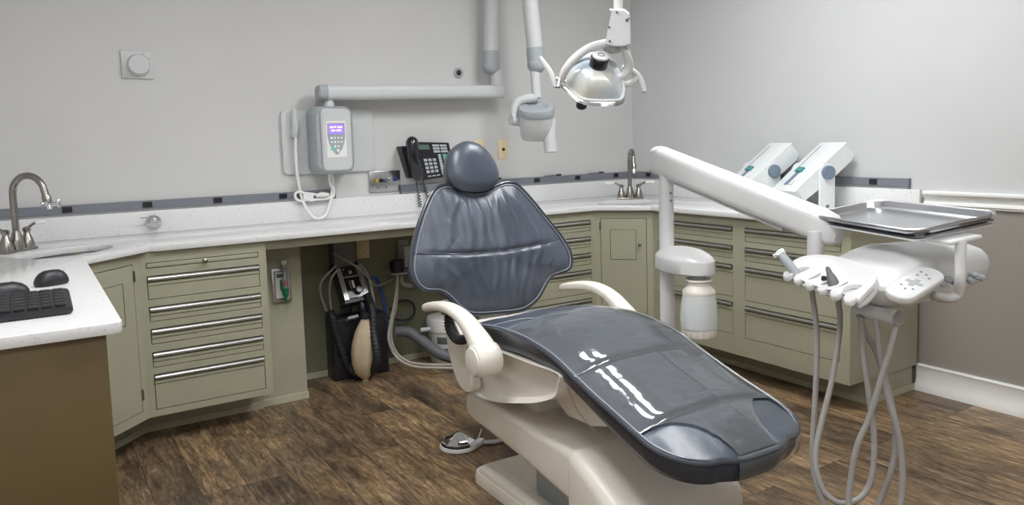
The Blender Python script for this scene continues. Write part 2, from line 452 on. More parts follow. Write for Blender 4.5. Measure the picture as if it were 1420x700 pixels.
# ================================================================== CABINETS
def cabinet(name, label, o, rotz, w, depth, drawers=(), doors=(), base_rec=.2, base_x=(0, None), zlo=.128, base=True, knobz=None, hside='L', strip=True, hinges=()):
    """face on local y=0, cabinet behind it (local +y), local x to the viewer's right"""
    t = thing(name, label, 'cabinet', (o[0], o[1], 0), rotz)
    L = lambda g, n_, m_, par=t, **k: g.build(n_, m_, par, local=True, **k)
    zt = ZC0 - .002
    holes = [rect(a, c, b, d) for a, b, c, d in drawers] + [rect(a, c, b, d) for a, b, c, d in doors]
    g = G()
    XZ = Matrix(((1, 0, 0, 0), (0, 0, 1, 0), (0, 1, 0, 0), (0, 0, 0, 1)))  # poly (x,z), extrude along y
    g.prism(rect(0, zlo, w, zt), 0, .018, XZ, holes=holes)
    g.b2((0, .018, zlo), (.018, depth, zt)).b2((w - .018, .018, zlo), (w, depth, zt)).b2((.018, .018, zlo), (w - .018, depth, zlo + .018))
    body = L(g, 'body', 'green')
    gi = G().b2((.02, .014, zlo + .02), (w - .02, .017, zt - .01)); L(gi, 'gap_shade_sheet', 'dark')  # near-black sheet behind the fronts stands in for shade in their gaps
    if base:
        bx1 = w if base_x[1] is None else base_x[1]
        L(G().b2((base_x[0], base_rec, 0), (bx1, depth, zlo)), 'toe_kick', 'green')
        if strip: L(G().b2((base_x[0] - .0, base_rec - .008, 0), (bx1 + .0, base_rec, .03)), 'toe_strip', 'green_strip')
    e = .003
    for k, (a, b, c, d) in enumerate(drawers):
        a, b, c, d = a + e, b - e, c + e, d - e
        if d - c < .03:                                        # pull-out board
            f = L(G().b2((a, -.002, c), (b, .0125, d), bev=.0015), 'pull_out_board', 'green')
            sub_of(f, G().lathe([(.005, 0), (.005, .012), (.012, .018), (.011, .026), (.004, .03)], ((a + b) / 2, -.002, (c + d) / 2), (0, -1, 0)), 'knob', 'nickel')
            continue
        g = G().b2((a, 0, c), (b, .0125, d - .024))
        g.loft([[V((x, 0, d - .026)), V((x, -.004, d - .030)), V((x, -.004, d - .036)), V((x, 0, d - .040))] for x in (a, b)])
        g.b2((a, .011, d - .024), (b, .0125, d))
        f = L(g, 'drawer', 'green')
        h = G()
        pr = [(0.009, d - .002), (-.006, d - .001), (-.013, d - .006), (-.014, d - .012), (-.009, d - .017), (.0, d - .018), (.009, d - .015)]
        h.loft([[V((x, y, z)) for y, z in pr] for x in (a + .001, b - .001)])
        hh = sub_of(f, h, 'handle', 'alu', angle=60)
    for (a, b, c, d) in doors:
        a, b, c, d = a + e, b - e, c + e, d - e
        f = L(G().b2((a, 0, c), (b, .0125, d)), 'door', 'green')
        s_ = .27; ins = (a + (b - a) * .2, b - (b - a) * .22)
        ix0, ix1, iz1 = ins[0], ins[1], d - .065; iz0 = iz1 - .175
        gg = G()
        for q in ((ix0, iz0, ix1, iz0 + .003), (ix0, iz1 - .0015, ix1, iz1), (ix0, iz0, ix0 + .0025, iz1), (ix1 - .0025, iz0, ix1, iz1)):
            gg.b2((q[0], -.0008, q[1]), (q[2], .002, q[3]))
        sub_of(f, gg, 'panel_groove', 'dark')
        if knobz:
            sub_of(f, G().lathe([(.004, 0), (.004, .012), (.010, .018), (.009, .024), (.003, .027)], (b - .035, 0, knobz), (0, -1, 0)), 'knob', 'nickel')
        for side, hz in hinges:
            hx = a - .004 if side == 'L' else b + .004
            sub_of(f, G().rod((hx, -.003, hz - .022), (hx, -.003, hz + .022), .0045, n=10), 'hinge', 'nickel')
    return t
YB = -.533
cabinet('drawer_cabinet', 'sage green cabinet of five drawers with pull-out board, left of the knee space', (-3.187, YB), 0, .520, .5,
        [(.026, .487, .762, .786)] + [(.026, .487, a, b) for a, b in ((.630, .730), (.535, .600), (.439, .506), (.339, .406), (.157, .310))], base_rec=.208, base_x=(0, .52))
cabinet('corner_cabinet', 'sage green corner cupboard under the left sink, door facing diagonally beside the drawers', (-3.42, -.766), PI / 4, .329, .3,
        doors=[(.012, .292, .168, .79)], base_rec=.147, base_x=(.0, .477), hinges=[('R', .74), ('R', .24)])
cabinet('drawer_cabinet', 'sage green drawer cabinet on the back wall, half hidden behind the chair backrest', (-1.36, YB), 0, .588, .5,
        [(.03, .555, a, b) for a, b in ((.716, .780), (.622, .684), (.520, .588), (.350, .490), (.16, .32))], base_rec=.208)
q = math.hypot(.216, .257); ang = math.atan2(-.257, .216)
cabinet('corner_cabinet', 'sage green corner cupboard under the right sink, single door with small round knob', (-.772, YB), ang, q, .25,
        doors=[(.032, .30, .16, .788)], knobz=.638, base_rec=.17, hinges=[('L', .74), ('L', .24)])
A_, B_ = (.05, .584), (.662, 1.194)
cabinet('drawer_cabinet', 'long sage green cabinet with two columns of drawers along the right wall', (-.556, -.79), -PI / 2, 1.243, .53,
        [A_ + r for r in ((.718, .786), (.621, .690), (.424, .591), (.230, .398))] + [B_ + r for r in ((.716, .786), (.618, .688), (.418, .588), (.224, .392))],
        base_rec=.175, base_x=(0, 1.222))
G().b2((-.381, -2.021, 0), (-.003, -2.0125, .03)).build('end_strip', 'green_strip', [o for o in SC.objects if o.name.startswith('drawer_cabinet') and o.type == 'EMPTY'][-1])
# brown end of the peninsula
pc = thing('peninsula_cabinet', 'base cabinet of the peninsula counter at the left edge, with a plain brown end panel', 'cabinet', (-3.7, -1.4, 0))
G().b2((XL + .002, -2.03, .0), (-3.45, -.80, ZC0 - .002)).build('body', 'green', pc)
G().b2((XL + .002, -2.05, 0), (-3.431, -2.03, ZC0 - .002), bev=.001).build('end_panel', 'brown', pc)
# filler beside the knee space, and the apron under the counter
fp = thing('filler_cabinet', 'narrow plain sage green filler panel between the left drawers and the knee space', 'cabinet', (-2.55, -.2, 0))
G().b2((-2.664, -.31, 0), (-2.444, -.022, ZC0 - .002)).build('panel', 'green', fp)
G().b2((-2.664, -.318, 0), (-2.440, -.31, .034)).build('strip', 'green_strip', fp)
G().b2((-2.664, -.512, .789), (-1.362, -.494, ZC0 - .001), bev=.001).build('apron', 'green', ct)

# ================================================================== GREY RAIL WITH BLACK CLIPS
def wall_rail(label, a, b, wall, clips):
    """a,b along the wall; clips = positions along it"""
    t = thing('wall_rail', label, 'rail', (a, 0, .97) if wall == 'b' else (0, a, .97), 0, None)
    def P(s, d, z): return V((s, -d, z)) if wall == 'b' else V((-d, s, z))
    pr = [(.0, .978), (.021, .978), (.022, 1.014), (.018, 1.0165), (0, 1.0165)]
    G().loft([[P(s, d, z) for d, z in pr] for s in (a, b)]).build('profile', 'rail', t)
    G().loft([[P(s, d, z) for d, z in [(0, .966), (.017, .966), (.017, .979), (0, .979)]] for s in (a, b)]).build('lower_lip', 'rail_lip', t)
    for s, up in ((a, 0), (b, 0)):
        g = G(); k = .003 if s == max(a, b) else -.003
        g.loft([[P(q, d, z) for d, z in [(0, .968), (.023, .968), (.023, 1.0175), (0, 1.0175)]] for q in (s - abs(k), s + abs(k))])
        g.build('end_cap', 'rail', t)
    for s in clips:
        g = G(); w = .02
        g.loft([[P(q, d, z) for d, z in [(.02, .984), (.026, .985), (.026, 1.010), (.02, 1.011)]] for q in (s - w, s + w)])
        g.build('clip', 'black', t)
    return t
X_ = lambda u, v: px(u, v, 'y', -.022).x
Y_ = lambda u, v: px(u, v, 'x', -.022).y
wall_rail('long grey rail with black clips above the left backsplash, behind the left faucet', XL + .006, X_(465, 270), 'b', [X_(93, 290), X_(204.5, 283), X_(302, 278), X_(392.5, 272)])
wall_rail('grey rail with black clips on the back wall, behind the headrest', X_(557, 266), -.004, 'b', [X_(660, 256), X_(744.5, 250), X_(801, 246), X_(854, 242)])
wall_rail('grey rail along the right wall, behind the two tilted white devices', -.03, Y_(1259, 252), 'r', [Y_(899, 241), -.9, -1.3, Y_(1211, 251)])
for (u, v, lab) in ((768, 253, 'black and silver pen lying on the rail right of the backrest'), (683, 252, 'black pen on the rail just right of the headrest'), (828, 247, 'slim dark pen on the rail near the corner clip')):
    p = px(u, v, 'y', -.03)
    t = thing('pen', lab, 'pen', (p.x, -.027, 1.021))
    z = 1.0225
    G().tube([(p.x - .065, -.012, z), (p.x - .02, -.012, z), (p.x + .03, -.012, z)], [.0035, .005, .005], 10, 2).build('barrel', 'chrome', t)
    G().tube([(p.x + .03, -.012, z), (p.x + .072, -.012, z)], [.0056, .005], 10, 1).build('cap', 'black', t)

# ================================================================== FAUCETS
def faucet(base, dirv, label, valve):
    b = V((base[0], base[1], ZC1)); d = V((dirv[0], dirv[1], 0)).normalized(); s = V((-d.y, d.x, 0)); z = V((0, 0, 1))
    t = thing('faucet', label, 'faucet', b)
    g = G(); rot = frame(z, s)
    g.box(b + z * .006, (.165, .055, .012), rot, .005, 3)
    g.lathe([(.028, .008), (.027, .03), (.022, .055), (.016, .075), (.0135, .085)], b)
    g.build('base_plate', 'nickel', t)
    R_ = .072
    P = [b + z * .07, b + z * .15, b + z * .235] + [b + z * (.235 + R_ * math.sin(a)) + d * (R_ - R_ * math.cos(a)) for a in [math.radians(x) for x in (30, 60, 90, 120, 150, 172)]]
    P.append(P[-1] + d * .008 - z * .03)
    g = G().tube(P, [.0135] * (len(P) - 1) + [.0135], 16, 4)
    e = P[-1]; dn = (P[-1] - P[-2]).normalized()
    g.tube([e - dn * .012, e, e + dn * .02], [.0145, .017, .015], 16, 1)
    sp = g.build('spout', 'nickel', t)
    G().tube([e + dn * .02, e + dn * .045], [.011, .011], 14, 1).build('aerator', 'chrome', t)
    if valve:
        v = G(); q = e + dn * .022
        v.rod(q - s * .025, q + d * .0 + s * .0, .008).rod(q, q + d * .03 - s * .005, .008, .006)
        w = q + d * .05 - s * .006
        v.rod(q + d * .03 - s * .005, w, .006); v.ball(w, .014, (.6, .6, 1.5)); v.ball(q - s * .03, .01)
        v.build('side_valve', 'chrome', t)
    for k in (-1, 1):
        c = b + s * (.055 * k)
        h = G().lathe([(.027, .008), (.026, .025), (.021, .045), (.014, .062), (.011, .072), (.015, .078), (.016, .088), (.010, .094), (.002, .096)], c).build('handle', 'nickel', t)
        a0 = c + z * .085; a1 = a0 + s * (.055 * k) + z * .02 - d * .0
        h2 = G().tube([a0, a0 + s * (.025 * k) + z * .012, a1 - s * (.01 * k)], [.007, .006, .006], 10, 3)
        lv = h2.build('lever', 'nickel', t)
        G().tube([a1 - s * (.012 * k), a1 + s * (.015 * k), a1 + s * (.045 * k) + z * .001], [.006, .0075, .0085], 12, 3).build('lever_grip', 'trim', t)
faucet((-3.605, -.335), (.75, -.66), 'brushed nickel gooseneck faucet with side valve at the left corner sink', True)
faucet((-.325, -.335), (-.52, -.85), 'brushed nickel gooseneck faucet at the right corner sink', False)
# chrome air valve on the backsplash
p = px(213, 308, 'y', -.025)
t = thing('gas_valve', 'round chrome valve with flat lever on the left backsplash', 'valve', p)
G().lathe([(.034, 0), (.034, .006), (.026, .012), (.024, .03), (.018, .036), (.002, .037)], (p.x, -.021, p.z), (0, -1, 0)).build('body', 'chrome', t)
G().tube([(p.x + .005, -.06, p.z + .022), (p.x - .03, -.065, p.z + .026), (p.x - .062, -.062, p.z + .027)], [.009, .007, .006], 10, 3, up=(0, 0, 1), flat=.5).ball((p.x, -.058, p.z + .015), .013).build('lever', 'chrome', t)

# ================================================================== KEYBOARD AND MICE
kb = thing('keyboard', 'black computer keyboard cut by the left picture edge, on the white peninsula counter', 'keyboard', (-3.486 - .225, -1.80, ZC1))
KW, KD = .45, .175
kr = Matrix.Rotation(math.radians(7), 3, 'X')
def kbp(x, y, z): return V((-3.486 - KW / 2, -1.895, ZC1 + .006)) + V((x, 0, 0)) + kr @ V((0, y, z))
g = G()
pl_ = rrect(-KW / 2, 0, KW / 2, KD, .012, 5)
rings = [[kbp(x * f, KD / 2 + (y - KD / 2) * f, z) for x, y in pl_] for f, z in ((.985, -.004), (1, .0), (1, .008), (.985, .013))]
g.loft(rings); g.build('case', 'kb', kb)
g = G().b2(kbp(-.2, KD - .03, -.02), kbp(-.17, KD - .02, -.004)).b2(kbp(.17, KD - .03, -.02), kbp(.2, KD - .02, -.004)); g.build('foot', 'kb', kb)
proto = None
cols = 15; rows = 6; pit = .0262
for r in range(rows):
    for c in range(cols):
        y = .022 + r * .0258; x = KW / 2 - .026 - c * .0285
        if abs(c - 5) == 0: continue
        ctr = kbp(x + (.008 if c > 5 else 0), y, .0155)
        if proto is None:
            gg = G().box((0, 0, 0), (.0235, .0205, .007), kr, .002, 2)
            proto = gg.build('key', 'key'); ko = proto
        else:
            ko = proto.copy(); COL.objects.link(ko)
        ko.parent = kb; ko.location = ctr - kb.location
def mouse(c, rot, sc, label):
    t = thing('computer_mouse', label, 'mouse', (c[0], c[1], ZC1))
    rings = []
    m = Matrix.Rotation(rot, 3, 'Z')
    for f, zz in ((.90, .001), (1, .006), (.98, .014), (.88, .024), (.7, .033), (.45, .0385), (.15, .04)):
        rings.append([V((c[0], c[1], ZC1 + zz * sc[2])) + m @ V((.055 * sc[0] * f * math.copysign(abs(math.cos(a)) ** .8, math.cos(a)) + .004 * (1 - f), .032 * sc[1] * f * math.copysign(abs(math.sin(a)) ** .8, math.sin(a)), 0)) for a in [2 * PI * i / 28 for i in range(28)]])
    G().loft(rings).build('shell', 'kb', t)
    o = V((c[0], c[1], ZC1 + .031 * sc[2])) + m @ V((.02 * sc[0], 0, 0))
    G().lathe([(.001, -.004), (.009, -.004), (.009, .004), (.001, .004)], o, m @ V((0, 1, 0))).build('scroll_wheel', 'rubber', t)
mouse((-3.517, -1.37), math.radians(20), (.86, .9, 1.15), 'black computer mouse behind the keyboard, the right one of two')
mouse((-3.635, -1.50), math.radians(10), (1.15, 1, 1.0), 'low black computer mouse behind the keyboard, left of the other mouse')

def subw(part, root, g, name, mat, **k):
    """a sub-part whose vertices are given in the world"""
    g.bm.transform(root.matrix_basis.inverted())
    o = g.build(name, mat, None, **k); o.parent = part
    return o

# ================================================================== WALL DEVICES
# control knob plate, upper left
a, b = px(169, 71, 'y', 0), px(214, 110, 'y', 0)
t = thing('wall_dial', 'white square plate with a big round dial, high on the left of the back wall', 'dial', ((a.x + b.x) / 2, 0, (a.z + b.z) / 2))
x0, x1, z1, z0 = -3.142, -3.004, 1.722, 1.592
G().b2((x0, -.012, z0), (x1, -.001, z1), bev=.004).build('plate', 'grey_pl', t)
G().lathe([(.052, 0), (.050, .012), (.047, .028), (.043, .032), (.002, .033)], ((x0 + x1) / 2 + .004, -.012, (z0 + z1) / 2 - .002), (0, -1, 0)).build('dial', 'grey_pl', t)
G().b2((x1 - .042, -.02, z1 - .038), (x1 - .010, -.012, z1 - .006), bev=.002).build('button', 'grey_pl', t)
# round grommet
p = px(635, 101, 'y', 0)
t = thing('wall_grommet', 'small round dark grommet in the wall beside the vertical x-ray arm', 'grommet', (p.x, 0, p.z))
G().lathe([(.030, 0), (.030, .008), (.022, .012), (.017, .010)], (p.x, -.001, p.z), (0, -1, 0), cap1=False).build('ring', 'mid' if False else 'grey_md', t)
G().lathe([(.018, .002), (.016, .009), (.008, .012), (.002, .0125)], (p.x, -.001, p.z), (0, -1, 0)).build('plug', 'rubber', t)
# almond wall plates
def wall_plate(u, v, name, label, cat, kind):
    p = px(u, v, 'y', 0); t = thing(name, label, cat, (p.x, 0, p.z))
    G().b2((p.x - .037, -.007, p.z - .06), (p.x + .037, -.001, p.z + .06), bev=.003).build('plate', 'almond', t)
    if kind == 'hole':
        G().lathe([(.009, 0), (.009, .008), (.004, .008)], (p.x, -.007, p.z), (0, -1, 0)).build('jack', 'dark', t)
    for k in (-1, 1):
        G().lathe([(.004, 0), (.003, .002), (.001, .002)], (p.x, -.007, p.z + .045 * k), (0, -1, 0), n=10).build('screw', 'alu', t)
wall_plate(697, 207, 'wall_plate', 'almond wall plate with dark jack, under the x-ray tube head', 'wall plate', 'hole')
wall_plate(664, 207, 'wall_plate', 'blank almond wall plate peeking out right behind the headrest', 'wall plate', 'blank')
# metal socket plate
t = thing('socket_plate', 'brushed metal wall plate with five coloured sockets, below the x-ray panel', 'socket plate', (-1.85, 0, 1.04))
x0, x1, z0, z1 = -1.945, -1.757, .985, 1.103
G().b2((x0, -.010, z0), (x1, -.001, z1), bev=.002).build('plate', 'steel', t)
for k, (m, fz) in enumerate((('yellow', 1.05), ('black', 1.05), ('label_grey', 1.05), ('alu', 1.052), ('blue_port', 1.054))):
    cxx = x0 + .042 + k * .028
    G().lathe([(.0125, 0), (.0125, .008), (.010, .014), (.004, .0145)], (cxx, -.010, fz), (0, -1, 0), n=20).build('socket', m, t)
for k in (0, 1):
    G().b2((x0 + .044 + k * .05, -.0106, 1.006), (x0 + .056 + k * .05, -.0098, 1.016)).build('printed_mark', 'label_grey', t)

# ------------------------------------------------------------------ wall phone
t = thing('wall_phone', 'black corded desk phone with rows of buttons, hung on the wall left of the headrest', 'phone', (-1.58, 0, 1.17))
def ph(u, v, d):   # on a plane d in front of the wall
    return px(u, v, 'y', -d)
TL, TR, BR, BL = ph(574, 197, .085), ph(622, 198, .085), ph(632, 243, .05), ph(586, 250, .05)
L0, L1 = ph(556, 203, .07), ph(567, 247, .045)
g = G()
back = [V((q.x, -.002, q.z)) for q in (L0, TR, BR, L1)]
front = [L0, TR, BR, L1]
g.loft([front, back]); g.build('body', 'black', t, bev=.004)
nrm = (TR - TL).cross(BL - TL).normalized()
if nrm.y > 0: nrm = -nrm
def pf(s_, r_):    # 0..1 across, 0..1 down on the face of the phone
    return TL + (TR - TL) * s_ + (BL - TL) * r_ + ((BR - BL) - (TR - TL)) * s_ * r_
def pad(s0, r0, s1, r1, name, mat, h=.004):
    a_, b_, c_, d_ = pf(s0, r0), pf(s1, r0), pf(s1, r1), pf(s0, r1)
    G().loft([[q + nrm * h for q in (a_, b_, c_, d_)], [q - nrm * .01 for q in (a_, b_, c_, d_)]]).build(name, mat, t)
g = G(); g.loft([[pf(*q) + nrm * .002 for q in ((0, 0), (1, 0), (1, 1), (0, 1))], [pf(*q) - nrm * .012 for q in ((0, 0), (1, 0), (1, 1), (0, 1))]]); g.build('face', 'kb', t)
pad(.02, .06, .40, .19, 'display', 'lcd')
for r in range(4):
    for c in range(3): pad(.16 + c * .13, .44 + r * .105, .25 + c * .13, .51 + r * .105, 'keypad_button', 'keywhite', .005)
for r in range(3):
    for c in range(2): pad(.50 + c * .22, .05 + r * .085, .69 + c * .22, .11 + r * .085, 'soft_button', 'keywhite', .005)
for r in range(8): pad(.60, .33 + r * .075, .68, .395 + r * .075, 'line_button', 'keywhite', .005)
for r in range(8): pad(.74, .33 + r * .075, .84, .395 + r * .075, 'line_button', 'mint', .005)
for r in range(8): pad(.90, .33 + r * .075, .98, .395 + r * .075, 'line_button', 'keywhite', .005)
for c in range(3): pad(.18 + c * .13, .90, .27 + c * .13, .93, 'function_button', 'keywhite', .005)
hs = G(); a_, m_, b_ = ph(571, 197, .13), ph(572, 220, .125), ph(579, 243, .095)
hs.tube([a_ + V((0, .02, .008)), a_, a_ * .7 + m_ * .3 + V((0, -.012, 0)), m_ + V((0, -.014, 0)), b_ * .7 + m_ * .3 + V((0, -.01, 0)), b_, b_ + V((0, .02, -.008))], [.022, .036, .032, .030, .032, .036, .024], 16, 4, up=(1, 0, 0), flat=1)
hs.build('handset', 'black_gl', t)
for nm, fx, r_, n0 in (('coiled_cord', lambda f: (586 + 7 * math.sin(f * 1.5) + 1.5 * f, 249 + 37 * f), .0026, .12), ('line_cord', lambda f: (577 + 2.5 * f * math.sin(f * 4) + 8 * f * f, 249 + 38 * f), .0026, .38)):
    pts = []
    for i in range(140):
        f = i / 139; c0 = ph(*fx(f), .042)
        w = .009 * max(0, min(1, (f - n0) * 6))
        pts.append(c0 + V((w * math.cos(f * 62), w * math.sin(f * 62), 0)))
    G().tube(pts, r_, 6, 1).build(nm, 'rubber', t)

# ------------------------------------------------------------------ wall mounted x-ray unit
xr = thing('xray_unit', 'wall mounted dental x-ray with control box, long horizontal arm, vertical arms and tube head', 'x-ray machine', (-2.18, 0, 1.3))
plp = rrect(-2.418, 1.106, -1.914, 1.442, .028, 5)
XZ = Matrix(((1, 0, 0, 0), (0, 0, 1, 0), (0, 1, 0, 0), (0, 0, 0, 1)))
G().prism(plp, -.02, -.001, XZ, bev=.004).build('wall_plate', 'grey_pl', xr)
# control box: rounded, front panel raised
def boxring(x0, x1, z0, z1, y, r, dz=0):
    return [V((p[0], y, p[1])) for p in rrect(x0, z0, x1, z1, r, 6)]
g = G()
g.loft([boxring(-2.285, -2.070, 1.112, 1.452, -.018, .03), boxring(-2.292, -2.066, 1.104, 1.458, -.05, .045), boxring(-2.294, -2.070, 1.104, 1.458, -.12, .05), boxring(-2.290, -2.085, 1.112, 1.450, -.150, .05), boxring(-2.280, -2.096, 1.125, 1.44, -.163, .045)])
g.build('control_box', 'grey_md', xr)
g = G()
g.loft([boxring(-2.258, -2.098, 1.122, 1.442, -.150, .03), boxring(-2.258, -2.098, 1.122, 1.442, -.172, .03), boxring(-2.252, -2.104, 1.128, 1.436, -.178, .03)])
fp_ = g.build('front_cover', 'grey_pl', xr)
yf = -.1785; OX = -.0235
def fpt(x0, x1, z0, z1, nm, m, h=.002, r=None):
    g = G().prism(rrect(x0 + OX, z0, x1 + OX, z1, r if r else .002, 4), yf - h, yf + .001, XZ)
    return g.build(nm, m, xr)
fpt(-2.212, -2.106, 1.192, 1.378, 'keypad_plate', 'trim', .001, .006)
sh = [(-2.206, 1.368), (-2.206, 1.30), (-2.200, 1.265), (-2.186, 1.232), (-2.166, 1.208), (-2.159, 1.205), (-2.152, 1.208), (-2.132, 1.232), (-2.118, 1.265), (-2.112, 1.30), (-2.112, 1.368)]
g = G(); g.prism([(a + OX, b) for a, b in sh], yf - .002, yf, XZ); g.build('keypad', 'grey_md', xr)
yf = -.1805
fpt(-2.200, -2.118, 1.311, 1.364, 'screen', 'screen', .001)
for q in ((-2.192, -2.176, 1.342, 1.351), (-2.172, -2.158, 1.344, 1.351), (-2.152, -2.126, 1.342, 1.351), (-2.186, -2.164, 1.325, 1.334), (-2.158, -2.132, 1.325, 1.334)):
    G().b2((q[0] + OX, yf - .0016, q[2]), (q[1] + OX, yf, q[3])).build('screen_text', 'screen_tx', xr)
for r in range(3):
    for c in range(4):
        if r == 2 and c in (0, 3): continue
        x = -2.186 + c * .018 + OX; z = 1.292 - r * .022
        G().b2((x - .005, yf - .002, z - .005), (x + .005, yf, z + .005), bev=.001).build('keypad_button', 'led_b' if (r, c) in ((1, 1), (2, 1), (0, 0)) else 'trim', xr)
G().lathe([(.009, 0), (.008, .003), (.001, .003)], (-2.184 + OX, yf, 1.236), (0, -1, 0)).build('green_button', 'led_g', xr)
G().lathe([(.009, 0), (.008, .003), (.001, .003)], (-2.154 + OX, yf, 1.226), (0, -1, 0)).build('round_button', 'trim', xr)
# extension arm
YA = -.115
G().rod((-2.19, YA, 1.44), (-2.19, YA, 1.505), .023).lathe([(.027, 1.455), (.027, 1.468), (.022, 1.482)], (-2.19, YA, 0)).build('arm_pivot', 'grey_pl', xr)
def armring(x, hz, hy, zc):
    return [V((x, YA + p[0], zc + p[1])) for p in rrect(-hy, -hz, hy, hz, min(hy, hz) * .7, 5)]
g = G().loft([armring(-2.205, .040, .044, 1.527), armring(-1.16, .038, .042, 1.542), ])
g.build('horizontal_arm', 'grey_pl', xr)
g = G().loft([armring(-2.252, .030, .034, 1.526), armring(-2.246, .038, .042, 1.526), armring(-2.205, .041, .046, 1.527)]); g.build('arm_end_cap', 'grey_md', xr)
g = G().loft([armring(-1.16, .038, .042, 1.542), armring(-1.125, .038, .042, 1.542), armring(-1.113, .030, .034, 1.542)]); g.build('arm_tip_cap', 'grey_pl', xr)
e1 = px(681, 91, 'y', YA)
bx = px(690, 112, 'y', YA)
G().rod((bx.x - .005, YA, 1.57), (bx.x - .005, YA, e1.z - .03), .036).build('swivel_stub', 'grey_pl', xr)
tp = V((e1.x + .01, YA - .02, 2.36))
d1 = (tp - e1).normalized()
G().ball(e1, .053, (1, .95, 1)).tube([e1, e1 + d1 * .06, e1 + d1 * .085], [.05, .05, .048], 24, 1).build('elbow_joint', 'grey_md', xr)
G().tube([e1 + d1 * .085, tp], [.044, .044], 24, 1).build('lower_arm', 'grey_pl', xr)
e2 = pd(744, 89, 4.24); tu = pd(735, 2, 4.2); d2 = (tu - e2).normalized()
tq = e2 + d2 * ((2.40 - e2.z) / d2.z)
G().tube([e2 + d2 * .09, tq], [.044, .044], 24, 1).build('upper_arm', 'grey_pl', xr)
G().ball(e2, .053, (1, .95, 1)).tube([e2, e2 + d2 * .06, e2 + d2 * .09], [.048, .049, .047], 24, 1).build('elbow_joint', 'grey_md', xr)
G().tube([tp + V((0, 0, -.03)), (tp + tq) / 2 + V((0, 0, .02)), tq + V((0, 0, -.03))], [.055, .06, .055], 20, 3).build('top_joint', 'grey_pl', xr)
# yoke and head
y0 = pd(742, 98, 4.24); y1 = pd(744, 136, 4.24)
G().rod(y0, y1, .027).build('yoke_stem', 'grey_pl', xr)
dp = lambda u, v, o=0: pd(u, v, 4.24 + o)
G().tube([dp(745, 135), dp(736, 136), dp(722, 139), dp(714, 148), dp(713, 160), dp(713, 172)], [.026, .026, .024, .023, .022, .020], 16, 5).build('yoke', 'grey_pl', xr)
G().rod(dp(708, 166, -.02), dp(724, 168, .02), .03).build('yoke_pivot', 'grey_pl', xr)
hd = thing  # head: rounded body with grey ring top and a slanted cone
hc = dp(744, 164); hx = (dp(768, 168) - dp(720, 160)).normalized(); hz = (V((0, 0, 1)) - V((FF.x, FF.y, 0)) * .42).normalized(); hy = hz.cross(hx).normalized()
hx = hy.cross(hz).normalized()
def hring(z, a_, b_, ox=0, n=28, ex=2.6):
    out = []
    for i in range(n):
        t_ = 2 * PI * i / n; ca, sa = math.cos(t_), math.sin(t_)
        out.append(hc + hx * (ox + a_ * math.copysign(abs(ca) ** (2 / ex), ca)) + hy * (b_ * math.copysign(abs(sa) ** (2 / ex), sa)) + hz * z)
    return out
G().loft([hring(-.115, .05, .05, -.01), hring(-.108, .08, .075, -.006), hring(-.08, .092, .085), hring(-.02, .096, .088), hring(.03, .095, .088)]).build('tube_head', 'grey_pl', xr)
G().loft([hring(.03, .099, .092), hring(.05, .101, .094), hring(.068, .094, .088), hring(.074, .07, .064), hring(.066, .058, .05), hring(.056, .05, .042)]).build('head_ring', 'grey_md', xr)
c0 = dp(760, 170); c1 = dp(764, 211)
G().tube([c0 - (c1 - c0) * .1, c0 + (c1 - c0) * .4, c1], [.05, .036, .036], 24, 1).build('cone', 'grey_pl', xr)
# hand switch with its cord
hs = thing('exposure_switch', 'light grey hand switch at the left of the x-ray panel, with looped cord', 'hand switch', (-2.36, 0, 1.3))
W = lambda u, v, d=.05: px(u, v, 'y', -d)
G().tube([W(407.5, 151), W(408, 160), W(409, 172), W(409.5, 183), W(410, 192)], [.013, .016, .018, .018, .008], 14, 4).build('grip', 'grey_pl', hs)
G().b2((W(405.5, 200).x, -.045, W(408, 190).z), (W(413, 200).x, -.0195, W(408, 178).z), bev=.004).build('holder', 'grey_pl', hs)
G().tube([W(410, 190), W(410, 210), W(412, 240, .04), W(417, 268, .04), W(424, 288, .05), W(436, 302, .06), W(449, 300, .06), W(457, 285, .05), W(461, 262, .04), W(461, 248, .04), W(457, 238, .05)], .0085, 10, 6).build('cord', 'trim', hs)
pcord = thing('white_cable', 'bundled white power cable with paper tag, lying on the left rail under the x-ray box', 'cable', (-2.25, -.03, 1.0))
G().tube([W(456, 240, .06), W(458, 255, .05), W(463, 264, .05), W(461, 273, .05), W(452, 272, .05), W(440, 270, .05), W(425, 268, .05), W(413, 266, .045), W(409, 271, .045), W(414, 278, .045), W(430, 277, .05), W(448, 276, .05), W(459, 274, .05)], .007, 10, 6).build('cable', 'trim', pcord)
G().tube([W(438, 272, .055), W(446, 270, .06), W(456, 270, .06)], [.008, .016, .009], 12, 4).build('plug', 'trim', pcord)
G().quadslab(W(421, 268, .06), W(435, 270, .06), W(434, 280, .06), W(421, 276, .06), .002).build('tag', 'tag', pcord)

